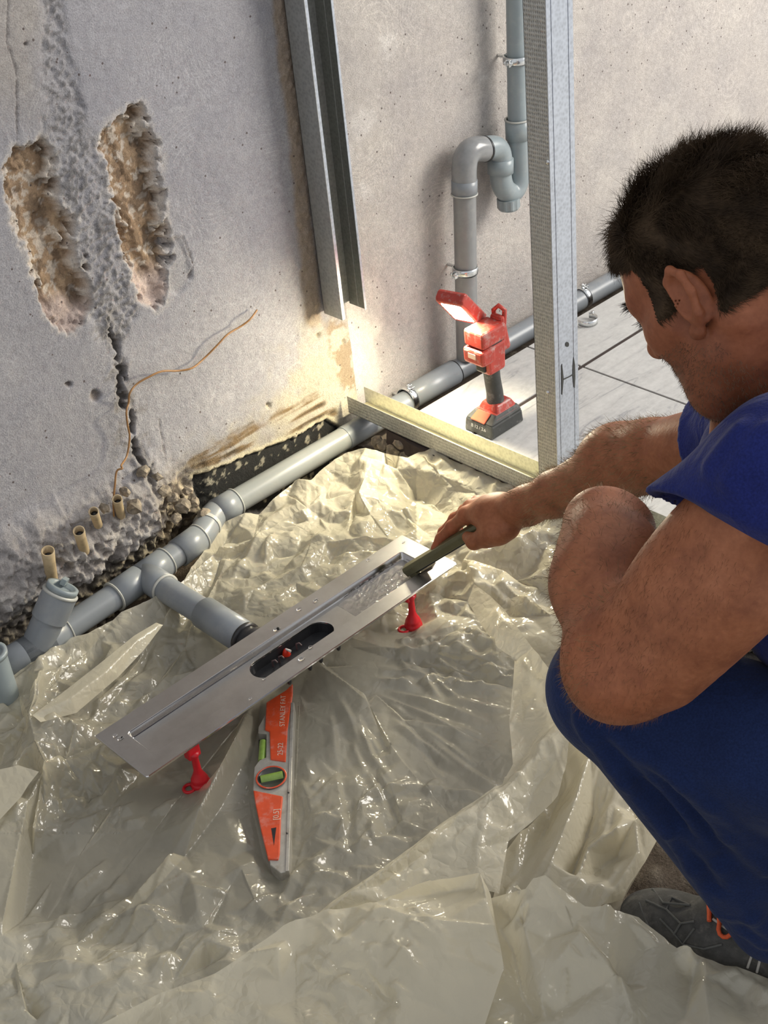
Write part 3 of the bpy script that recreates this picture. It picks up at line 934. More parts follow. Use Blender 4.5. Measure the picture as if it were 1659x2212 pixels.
for k, px in enumerate((636, 680, 703, 740)):
    p = at(px, (1478, 1447, 1430, 1403)[k], z=-.009)
    B().lathe((p[0], DY0 + .004, -.004), (0, 0, -1), [(.0001, 0), (.0045, 0), (.004, .008), (.0025, .012), (.0001, .0125)], 10).build('fixing_stud', M['black_rubber'], t)
M['red'] = simple('red_plastic', (.60, .012, .022), .38, 0, .1, 60)
for k, (fx, fy) in enumerate(((.799, 1.447), (1.302, 1.460), (.799, 1.568), (1.302, 1.568))):
    f = B().lathe((fx, fy, GZ + .0025), (0, 0, 1), [(.0001, 0), (.0155, 0), (.017, .004), (.0155, .009), (.0135, .011), (.0145, .014), (.013, .018), (.009, .026), (.0065, .034), (.0058, .060), (.008, .066), (.009, .072), (.0001, .073)], 20).build('foot', M['red'], t)
    B().box((fx - .012, fy - .004, GZ + .064), (fx + .012, fy + .012, -.006)).build('bracket', M['red'], f, bevel=.003)
    tor = B(); ctr = np.array((fx - .019, fy + .006, GZ + .005))
    tor.tube([ctr + .009 * np.array([math.cos(a), math.sin(a), 0]) for a in np.linspace(0, 2 * math.pi, 17)], .0028, 8, caps=False)
    tor.build('loop', M['red'], f)

# drops of water on the steel
wm = NT('water'); wm.col((1, 1, 1)); wm.set(Roughness=.02); wm.b.inputs['Transmission Weight'].default_value = 1.0; wm.b.inputs['IOR'].default_value = 1.33
M['water'] = wm.m
dr = [(785, 452, 1.2), (795, 449, .8), (878, 371, 1.0), (888, 572, 1.3), (925, 525, .8), (945, 337, .9), (952, 330, .7), (130, 885, .9), (150, 897, 1.0), (160, 893, .6), (1305, 98, .6), (680, 735, .7), (382, 640, .5), (845, 668, .6), (735, 655, .6), (1160, 170, .7)]
wl = ['near the left corner of the drain flange', 'beside the oval drain opening', 'on the far drain flange']
for i, (zx, zy, s) in enumerate(dr):
    px, py = 180 + zx * .5304, 1120 + zy * .5304
    p = at(px, py, z=0.0)
    if not (DX0 + .003 < p[0] < DX1 - .003 and DY0 + .003 < p[1] < DY1 - .003): continue
    if RX0 < p[0] < RX1 and RY0 < p[1] < RY1: p[1] = RY0 - .008
    bmm = bmesh.new(); bmesh.ops.create_icosphere(bmm, subdivisions=2, radius=.0042 * s)
    for v_ in bmm.verts: v_.co = Vector((v_.co.x * 1.25, v_.co.y, max(v_.co.z, -.0004) * .62))
    me = bpy.data.meshes.new('water_drop'); bmm.to_mesh(me); bmm.free()
    o = link('water_drop', me, M['water'], smooth=True); o.location = (float(p[0]), float(p[1]), .0005)
    tag(o, 'small water drop on the flat steel flange of the shower drain', 'water drop', 'water drops on the drain')
# wet, rippled film in the channel ahead of the tool
xs = np.linspace(1.19, 1.355, 90); ys = np.linspace(RY0 + .006, RY1 - .006, 44)
Xg, Yg = np.meshgrid(xs, ys, indexing='ij'); nx, ny = Xg.shape; X, Y = Xg.ravel(), Yg.ravel()
e = sstep(1.19, 1.24, X) * sstep(1.356, 1.34, X)
zz = RD + .0003 + e * (.0010 + .0045 * np.abs(fbm(X * 110, Y * 110, 3, 3) - .47) * 2 + .0016 * fbm(X * 300, Y * 300, 1, 9))
o = link('water_film', grid_mesh('water_film', np.stack([X, Y, zz], 1), nx, ny), M['water'], smooth=True)
tag(o, 'rippled wet film in the drain channel in front of the hand tool', 'water')

# ------------------------------------------------------------------ spirit level lying under the drain
LZ = GZ + .026
Lo = at(622, 1880, z=LZ); Lf = at(634, 1492, z=LZ)
lu = (Lf - Lo) / np.linalg.norm(Lf - Lo); lw = np.array([-lu[1], lu[0], 0.])


def st(px, py):
    p = at(px, py, z=LZ) - Lo; return (float(p @ lu), float(p @ lw))


t = thing('spirit_level', (Lo[0], Lo[1], GZ), 'orange and silver spirit level lying on the sheet, half under the drain', 'spirit level')
M['alu'] = simple('worn_aluminium', (.50, .48, .43), .42, .55, .12, 50, dirt=(.30, .24, .18), dirt_amt=.5, dirt_scale=40)
M['orange'] = simple('orange_paint', (.62, .075, .022), .4, 0, .12, 40, dirt=(.55, .42, .38), dirt_amt=.35, dirt_scale=45)
M['vial'] = simple('green_vial', (.22, .34, .07), .12, 0, .15, 80)
LL = .365


def s_pt(s, w): return (s, w)


near = [st(622, 1880), st(606, 1884), st(583, 1866), st(576, 1822), st(560, 1752), st(546, 1703), st(549, 1655), st(556, 1645)]
mid = [st(560, 1640), st(574, 1634), st(575, 1583), st(557, 1581)]
far_w = mid[-1][1]
poly = near + mid + [(LL - .05, far_w), (LL - .01, far_w - .015), (LL, far_w - .02), (LL, 0)]
# split at the notch so every cap is simple
B().prism(poly, (Lo[0], Lo[1], GZ), lu, lw, (0, 0, 1), .001, .024).build('body', M['alu'], t, bevel=.0012)
B().prism([(-.001, -.0015), (LL, -.0015), (LL, .004), (-.001, .004)], (Lo[0], Lo[1], GZ), lu, lw, (0, 0, 1), .001, .026).build('measuring_edge', M['alu'], t, bevel=.0008)


def panel(name, pts, m, h0, h1, par=None, bev=.0015):
    return B().prism([st(*p) for p in pts], (Lo[0], Lo[1], GZ), lu, lw, (0, 0, 1), h0, h1).build(name, m, par or t, bevel=bev)


panel('orange_panel', [(547, 1707), (611, 1720), (607, 1761), (604, 1844), (601, 1857), (579, 1856), (565, 1800), (551, 1734)], M['orange'], .020, .0265)
panel('hanging_slot', [(586, 1790), (597, 1788), (594, 1810), (592, 1827)], M['black_rubber'], .0262, .0268, bev=0)
pp = panel('orange_panel', [(575, 1517), (618, 1490), (632, 1476), (632, 1497), (621, 1575), (617, 1645), (584, 1640), (582, 1580), (572, 1576)], M['orange'], .020, .0258)
s0, w0_ = st(586, 1679)
ctr = Lo + lu * s0 + lw * w0_; ctr[2] = GZ
vw = B().lathe(ctr, (0, 0, 1), [(.0001, .0245), (.020, .0245), (.0205, .026), (.022, .0265), (.0235, .0262), (.024, .024)], 28).build('vial_window', simple('dark_vial_housing', (.05, .05, .045), .4), t)
B().lathe(ctr, (0, 0, 1), [(.0222, .0264), (.0238, .0272), (.0252, .0264)], 28).build('window_ring', M['orange'], vw)
a_ = np.array(st(563, 1682)); b_ = np.array(st(611, 1672))
va = Lo + lu * a_[0] + lw * a_[1]; vb = Lo + lu * b_[0] + lw * b_[1]; va[2] = vb[2] = GZ + .021
B().tube([va, vb], .0088, 16).build('vial', M['vial'], vw)
a_ = np.array(st(567, 1595)); b_ = np.array(st(564, 1638))
va = Lo + lu * a_[0] + lw * a_[1]; vb = Lo + lu * b_[0] + lw * b_[1]; va[2] = vb[2] = GZ + .018
B().tube([va, vb], .0062, 14).build('vial', M['vial'], t)
panel('vial_cradle', [(556, 1585), (575, 1583), (574, 1640), (558, 1645)], M['black_rubber'], .002, .012, bev=0)
tm = simple('worn_lettering', (.62, .45, .36), .6, 0, .2, 80)


def lp(px, py, h):
    a = st(px, py); p = Lo + lu * a[0] + lw * a[1]; p[2] = GZ + h; return p


text_part('lettering', 'STANLEY FAT', lp(611, 1535, .0259), lu, lw, .0125, tm, t)
text_part('lettering', '25-22', lp(606, 1618, .0259), lu, lw, .0125, tm, t)
text_part('lettering', '[0,5]', lp(597, 1760, .0266), lu, lw, .0125, tm, t)
for px, py in ((628, 1712), (621, 1800)):
    a = st(px, py); p = Lo + lu * a[0] + lw * max(a[1], .003); p[2] = GZ + .0262
    B().lathe(p, (0, 0, 1), [(.0001, 0), (.0018, 0), (.0018, .0004), (.0001, .0005)], 8).build('rust_hole', M['black_rubber'], t)

# ------------------------------------------------------------------ cordless work light
LX, LY = 1.797, 1.700
t = thing('work_light', (LX, LY, 0), 'lit red cordless work light standing on its battery on the tiles', 'work light')
M['lred'] = simple('red_tool_casing', (.42, .045, .03), .42, 0, .12, 40, dirt=(.42, .36, .33), dirt_amt=.6, dirt_scale=60)
M['lgrip'] = simple('charcoal_grip', (.045, .047, .045), .6, 0, .2, 60, dirt=(.25, .24, .23), dirt_amt=.5, dirt_scale=40)


def lbox(name, x0, x1, y0, y1, z0, z1, m, par=None, bev=.003, top=None):
    """box in lamp coordinates (x back, y away from the wall is minus); top=(x inset front, back, y inset) tapers it"""
    P = [(x0, y0, z0), (x1, y0, z0), (x1, y1, z0), (x0, y1, z0)]
    a, b, c = top or (0, 0, 0)
    Q = [(x0 + a, y0 + c, z1), (x1 - b, y0 + c, z1), (x1 - b, y1 - c, z1), (x0 + a, y1 - c, z1)]
    V = [(LX + p[0], LY + p[1], p[2]) for p in P + Q]
    return B().add(V, [(3, 2, 1, 0), (4, 5, 6, 7), (0, 1, 5, 4), (1, 2, 6, 5), (2, 3, 7, 6), (3, 0, 4, 7)]).build(name, m, par or t, bevel=bev)


bat = lbox('battery_pack', -.050, .048, -.039, .039, .001, .030, M['lgrip'], bev=.004, top=(.003, .002, .002))
lbox('battery_bevel', -.047, .046, -.037, .037, .030, .043, M['lgrip'], bev=.003, top=(.022, .004, .008))
lbox('foot_cap', -.022, .044, -.030, .030, .036, .058, M['lred'], bev=.004, top=(.010, .012, .010))
lbox('battery_shoulder', -.034, .040, -.035, .035, .034, .044, M['lred'], bev=.003, top=(.012, .004, .008))
bt = B(); V = [(LX - .0475, LY - .017, .030), (LX - .0475, LY + .021, .030), (LX - .026, LY + .017, .0445), (LX - .026, LY - .017, .0445)]
V2 = [(x - .0022, y, z + .0028) for x, y, z in V]
bt.add(V + V2, [(0, 1, 2, 3), (7, 6, 5, 4), (0, 4, 5, 1), (1, 5, 6, 2), (2, 6, 7, 3), (3, 7, 4, 0)]).build('release_button', simple('orange_button', (.66, .12, .06), .4), t, bevel=.0015)
text_part('lettering', 'B 12 / 2.6', (LX - .0492, LY - .001, .018), (0, -1, 0), (.1, 0, 1), .0105, simple('white_print', (.75, .75, .72), .5), bat)
# grip, slightly raked
gp = [np.array([LX + .006, LY, .050]), np.array([LX + .006, LY, .075]), np.array([LX + .001, LY, .110]), np.array([LX - .002, LY, .150])]
B().tube(gp, [.019, .0175, .017, .0175], 20, flat=1.0).build('grip', M['lgrip'], t)
lbox('neck', -.026, .022, -.020, .020, .132, .196, M['lred'], bev=.006, top=(-.006, -.004, 0))
lbox('trigger', -.034, -.018, -.0115, .0115, .140, .166, M['black_rubber'], bev=.003)
lbox('front_pod', -.052, -.012, -.027, .027, .164, .198, M['lred'], bev=.006, top=(-.001, 0, 0))
B().box((LX - .0535, LY - .009, .178), (LX - .0515, LY + .012, .190)).build('warning_mark', simple('worn_pictogram', (.68, .48, .38), .6), t, bevel=.001)
lbox('swivel_block', -.048, .022, -.026, .026, .201, .236, M['lred'], bev=.005)
lbox('swivel_core', -.036, .016, -.018, .018, .194, .205, M['black_rubber'], bev=.001)
lbox('housing_back', .012, .044, -.019, .019, .168, .245, M['lred'], bev=.008, top=(.006, .012, .003))
hook = B().tube([(LX + .030, LY - .012, .225), (LX + .036, LY - .010, .252), (LX + .030, LY + .0, .262), (LX + .028, LY + .012, .250), (LX + .03, LY + .012, .225)], .005, 10).build('hanging_hook', M['lred'], t)
# head: raised and yawed towards the shower
hf = np.array([-.970, -.242, 0]); hw = np.array([.242, -.970, 0]); hh = hf * .671 + _z * .742; hn = hf * .742 - _z * .671
ho = np.array([1.755, 1.744, .262]) - hh * .052 - hn * .0112
HM = Matrix(((hh[0], hw[0], hn[0], ho[0]), (hh[1], hw[1], hn[1], ho[1]), (hh[2], hw[2], hn[2], ho[2]), (0, 0, 0, 1)))
hd = B()
prof = [(-.012, -.018), (.100, -.016), (.1035, -.010), (.1035, .004), (.099, .010), (.004, .010), (-.014, .006)]
V = []; n = len(prof)
for w in (-.031, .031):
    V += [tuple(HM @ Vector((a, w, c))) for a, c in prof]
hd.add(V, [tuple(range(n))[::-1], tuple(range(n, 2 * n))] + [(i, (i + 1) % n, n + (i + 1) % n, n + i) for i in range(n)])
hd.build('light_head', M['lred'], t, bevel=.004, seg=3)
led = NT('led_panel_light'); led.col((1, .9, .6)); led.b.inputs['Emission Color'].default_value = (1.0, .905, .65, 1); led.b.inputs['Emission Strength'].default_value = 600.0
LED_MAT = led
B().box((.014, -.0205, .0095), (.090, .0205, .0112), HM).build('led_panel', led.m, t)
B().box((.009, -.026, .0085), (.095, .026, .0106), HM).build('led_bezel', M['lred'], t, bevel=.001)

# ------------------------------------------------------------------ hand tool
T0 = at(1020, 1146, d=2.392); T1 = at(878, 1232, z=RD + .012)
tu = (T1 - T0); TL = np.linalg.norm(tu); tu /= TL
tn = _z - tu * (_z @ tu); tn /= np.linalg.norm(tn); tw = np.cross(tn, tu)
TM = Matrix(((tu[0], tw[0], tn[0], T0[0]), (tu[1], tw[1], tn[1], T0[1]), (tu[2], tw[2], tn[2], T0[2]), (0, 0, 0, 1)))
t = thing('scraping_tool', T1, 'olive flat-sided bar-shaped scraping tool held in the right hand over the drain', 'hand tool')
M['olive'] = simple('olive_lacquer', (.115, .105, .05), .35, 0, .25, 30, dirt=(.06, .05, .03), dirt_amt=.6, dirt_scale=30)
B().prism([(-.011, -.009), (.011, -.009), (.012, .004), (.008, .009), (-.008, .009), (-.012, .004)], T0, tw, tn, tu, -.05, TL).build('handle', M['olive'], t, bevel=.0015)
B().box((-.02, -.0009, -.0145), (TL - .012, .0009, -.0085), TM).build('seam', M['black_rubber'], t)
B().box((TL - .055, -.010, -.020), (TL + .006, .010, -.0165), TM).build('blade', simple('dark_blade', (.09, .07, .045), .35, .3), t, bevel=.001)
B().box((TL - .02, -.009, -.0175), (TL - .004, .009, -.008), TM).build('blade_holder', M['olive'], t)

# ------------------------------------------------------------------ protective plastic sheet
def film_mat():
    t = NT('translucent_builders_film'); n = t.n
    pl = t.new('ShaderNodeAttribute', attribute_name='plies').outputs['Fac']
    ns = t.noise(7, 4, .6); ns2 = t.noise(45, 4, .65)
    trn = t.math('POWER', 0.50, pl)                                   # each ply lets 60 % through
    dif = t.new('ShaderNodeBsdfDiffuse'); dif.inputs['Color'].default_value = (.83, .775, .615, 1)
    tl = t.new('ShaderNodeBsdfTranslucent'); tl.inputs['Color'].default_value = (.86, .795, .61, 1)
    tr = t.new('ShaderNodeBsdfTransparent'); tr.inputs['Color'].default_value = (.94, .93, .89, 1)
    gl = t.new('ShaderNodeBsdfGlossy'); gl.inputs['Roughness'].default_value = .14
    cr = t.new('ShaderNodeAttribute', attribute_name='crumple').outputs['Fac']
    wv = t.new('ShaderNodeVectorMath', {0: t.co.outputs['Object'], 1: t.new('ShaderNodeVectorMath', {0: ns.outputs['Color'], 'Scale': .10}, operation='SCALE').outputs[0]}, operation='ADD').outputs[0]
    v1 = t.new('ShaderNodeTexVoronoi', {'Vector': wv, 'Scale': 15.0}, feature='DISTANCE_TO_EDGE')
    v2 = t.new('ShaderNodeTexVoronoi', {'Vector': wv, 'Scale': 44.0}, feature='DISTANCE_TO_EDGE')
    hgt = t.math('MULTIPLY', t.math('ADD', t.math('MULTIPLY', v1.outputs['Distance'], 1.6), v2.outputs['Distance']), cr)
    hgt = t.math('ADD', hgt, t.math('MULTIPLY', ns2.outputs['Fac'], .12))
    bp = t.new('ShaderNodeBump', {'Height': hgt, 'Strength': .55, 'Distance': .006})
    for b in (dif, gl, tl): t.t.links.new(bp.outputs[0], b.inputs['Normal'])
    m1 = t.new('ShaderNodeMixShader', {0: .42, 1: dif.outputs[0], 2: tl.outputs[0]})
    m2 = t.new('ShaderNodeMixShader', {0: trn, 1: m1.outputs[0], 2: tr.outputs[0]})
    fr = t.new('ShaderNodeLayerWeight', {'Blend': .25, 'Normal': bp.outputs[0]})
    m3 = t.new('ShaderNodeMixShader', {0: t.math('ADD', .05, t.math('MULTIPLY', t.math('POWER', fr.outputs['Facing'], 3.0), .55)), 1: m2.outputs[0], 2: gl.outputs[0]})
    t.t.links.new(m3.outputs[0], t.out.inputs['Surface'])
    return t.m


M['film'] = film_mat()


def film_layer(name, boundary, creases, fill=40, amp=.012, plies=1.0, edge=7.0, seed=1, smooth=2, parent=None, wr=.0012, amp_fn=None, ridges=()):
    """Folded film: traced crease points (picture x, y, height over the screed) become points of the room; the
    surface between them is triangulated in plan into flat facets, refined and lightly crumpled."""
    rs = np.random.RandomState(seed)
    V = []; E = []; H = []; key = {}

    def add_mm(x, y, h):
        k = (round(x, 1), round(y, 1))
        if k in key: return key[k]
        V.append((float(x), float(y))); H.append(float(h)); key[k] = len(V) - 1; return key[k]

    def add(p):
        w = at(p[0], p[1], z=GZ + p[2]); return add_mm(w[0] * 1000, w[1] * 1000, p[2])

    def pix(X, Y, h):
        return to_px(np.stack([X / 1000, Y / 1000, GZ + h + X * 0], 1))
    bi = [add(p) for p in boundary]; nb = len(bi)
    E += [(bi[i], bi[(i + 1) % nb]) for i in range(nb)]
    bp = np.array([V[i] for i in bi])
    for c in creases:
        ci = []
        for p in c:
            w = at(p[0], p[1], z=GZ + p[2]) * 1000
            if poly_sd(w[:1], w[1:2], bp)[0] < 3: ci.append(add(p))
        E += [(q, r) for q, r in zip(ci, ci[1:]) if q != r]

    def tri(): return delaunay_2d_cdt([Vector(v) for v in V], E, [list(range(nb))], 1, 1e-3)

    def carry(r):
        Va = np.array(V); Ha = np.array(H); o2 = []
        for i, o in enumerate(r[3]):
            if o: o2.append(H[o[0]])
            else:
                d = np.hypot(Va[:, 0] - r[0][i].x, Va[:, 1] - r[0][i].y); j = np.argsort(d)[:3]
                w = 1 / (d[j] + 1e-6); o2.append(float((Ha[j] * w).sum() / w.sum()))
        return np.array(o2)
    r = tri(); hh = carry(r); tv = np.array([(v.x, v.y) for v in r[0]])
    T = np.array([f for f in r[2] if len(f) == 3])
    x0, y0 = bp.min(0); x1, y1 = bp.max(0)
    gx, gy = np.meshgrid(np.arange(x0, x1, fill), np.arange(y0, y1, fill), indexing='ij')
    new = np.stack([gx.ravel(), gy.ravel()], 1); new += rs.uniform(-.45, .45, new.shape) * fill
    new = new[poly_sd(new[:, 0], new[:, 1], bp) < -fill * .35]
    dall = np.min(np.hypot(new[:, 0][:, None] - tv[:, 0][None], new[:, 1][:, None] - tv[:, 1][None]), 1); new = new[dall > fill * .42]
    A_, B_, C_ = tv[T[:, 0]], tv[T[:, 1]], tv[T[:, 2]]
    den = (B_[:, 1] - C_[:, 1]) * (A_[:, 0] - C_[:, 0]) + (C_[:, 0] - B_[:, 0]) * (A_[:, 1] - C_[:, 1]); den[np.abs(den) < 1e-9] = 1e-9
    for p in new:
        l0 = ((B_[:, 1] - C_[:, 1]) * (p[0] - C_[:, 0]) + (C_[:, 0] - B_[:, 0]) * (p[1] - C_[:, 1])) / den
        l1 = ((C_[:, 1] - A_[:, 1]) * (p[0] - C_[:, 0]) + (A_[:, 0] - C_[:, 0]) * (p[1] - C_[:, 1])) / den
        k = np.argmax(np.minimum(np.minimum(l0, l1), 1 - l0 - l1))
        h = l0[k] * hh[T[k, 0]] + l1[k] * hh[T[k, 1]] + (1 - l0[k] - l1[k]) * hh[T[k, 2]]
        u_, v_ = pix(p[:1], p[1:2], h)
        A = amp_fn(u_[0], v_[0]) if amp_fn else amp
        if rs.rand() > min(1, A / .004 + .1): continue
        add_mm(p[0], p[1], max(.002, h + rs.uniform(-1, 1) * A))
    r = tri(); H2 = carry(r)
    bm = bmesh.new(); hl_ = bm.verts.layers.float.new('h'); bv = []
    for i, v in enumerate(r[0]):
        q = bm.verts.new((v.x, v.y, 0)); q[hl_] = H2[i]; bv.append(q)
    for f in r[2]:
        try: bm.faces.new([bv[i] for i in f])
        except ValueError: pass
    for _ in range(7):
        le = [e for e in bm.edges if e.calc_length() > edge]
        if not le: break
        bmesh.ops.subdivide_edges(bm, edges=le, cuts=1, use_grid_fill=False)
        bmesh.ops.triangulate(bm, faces=[f for f in bm.faces if len(f.verts) > 3])
    bm.verts.index_update(); n = len(bm.verts)
    xy = np.array([v.co[:2] for v in bm.verts]); h = np.array([v[hl_] for v in bm.verts])
    ed = np.array([[e.verts[0].index, e.verts[1].index] for e in bm.edges]); bd = np.zeros(n, bool)
    for e in bm.edges:
        if e.is_boundary: bd[e.verts[0].index] = bd[e.verts[1].index] = True
    deg = np.zeros(n); np.add.at(deg, ed[:, 0], 1); np.add.at(deg, ed[:, 1], 1)

    def relax(a, f):
        s = np.zeros(n); np.add.at(s, ed[:, 0], a[ed[:, 1]]); np.add.at(s, ed[:, 1], a[ed[:, 0]])
        o = a + f * (s / np.maximum(deg, 1) - a); o[bd] = a[bd]; return o
    for _ in range(smooth): h = relax(h, .5)
    F = np.array([[v.index for v in f.verts] for f in bm.faces if len(f.verts) == 3]); bm.free()
    x, y = xy[:, 0], xy[:, 1]; pu, pv = pix(x, y, h)
    # fine wrinkles: small folded ridges with a wandering direction
    wx = x + 50 * (fbm(x * .009, y * .009, 2, seed) - .4); wy = y + 50 * (fbm(x * .009, y * .009, 2, seed + 3) - .4)
    w1 = np.abs(fbm(wx * .020, wy * .020, 2, seed + 5) - .37); w2 = np.abs(fbm(wx * .07, wy * .045, 1, seed + 8) - .25)
    amt = np.array([min(1.5, (amp_fn(a, b) if amp_fn else amp) / .010) for a, b in zip(pu, pv)])
    h = h + amt * wr * (-w1 * 8 - w2 * 4 + 1.4)
    for (u0, v0, u1, v1, hg, wd) in ridges:
        a0 = at(u0, v0, z=GZ + .01)[:2] * 1000; a1 = at(u1, v1, z=GZ + .01)[:2] * 1000; e = a1 - a0; LL_ = np.linalg.norm(e) + 1e-6
        t_ = ((x - a0[0]) * e[0] + (y - a0[1]) * e[1]) / LL_ ** 2; sdist = ((x - a0[0]) * -e[1] + (y - a0[1]) * e[0]) / LL_
        sdist = sdist + 7 * np.sin(t_ * 5 + u0) * t_ * (1 - t_)
        prof_ = np.maximum(1 - np.where(sdist > 0, sdist / wd, -sdist / (wd * 2.2)), 0)
        h = h + hg * prof_ * np.clip(4 * t_, 0, 1) * np.clip(3 * (1 - t_), 0, 1) * (t_ > 0) * (t_ < 1)
    h = np.maximum(h, .0012)
    P = np.stack([x / 1000, y / 1000, GZ + h], 1)
    pp = np.array([plies(a, b) for a, b in zip(pu, pv)]) if callable(plies) else np.full(n, float(plies))
    nz = np.cross(P[F[:, 1]] - P[F[:, 0]], P[F[:, 2]] - P[F[:, 0]])[:, 2]; F[nz < 0] = F[nz < 0][:, ::-1]
    me = np_mesh(name, P, F, 3)
    a = me.attributes.new('plies', 'FLOAT', 'POINT'); a.data.foreach_set('value', pp.astype(np.float32))
    a = me.attributes.new('crumple', 'FLOAT', 'POINT'); a.data.foreach_set('value', np.clip(.25 + amt * .75, 0, 1.2).astype(np.float32))
    return link(name, me, M['film'], parent, smooth=True)


sheet = thing('plastic_sheet', (1.0, 1.2, GZ), 'crumpled translucent plastic sheet spread over the floor under the drain', 'plastic sheet')


def plies0(x, y):
    """single film in the middle of the pit, folded double and treble towards the rim"""
    p = .78
    p += 1.6 * float(sstep(1330, 1150, y + .55 * (x - 500))) if x < 900 else 1.5 * float(sstep(1420, 1330, y))
    p += 1.5 * float(sstep(1960, 2080, y))
    p += 1.0 * float(sstep(100, 0, x))
    return p


def amp0(x, y):
    if y > 1980: return .008
    if x < 260 and 1540 < y < 1800: return .012
    if y < 1330 and x > 380: return .011
    if 930 < x < 1130 and 1380 < y < 1480: return .008
    if 600 < x < 1000 and y > 1730: return .006
    if x < 420 and y < 1560: return .010
    return .0018


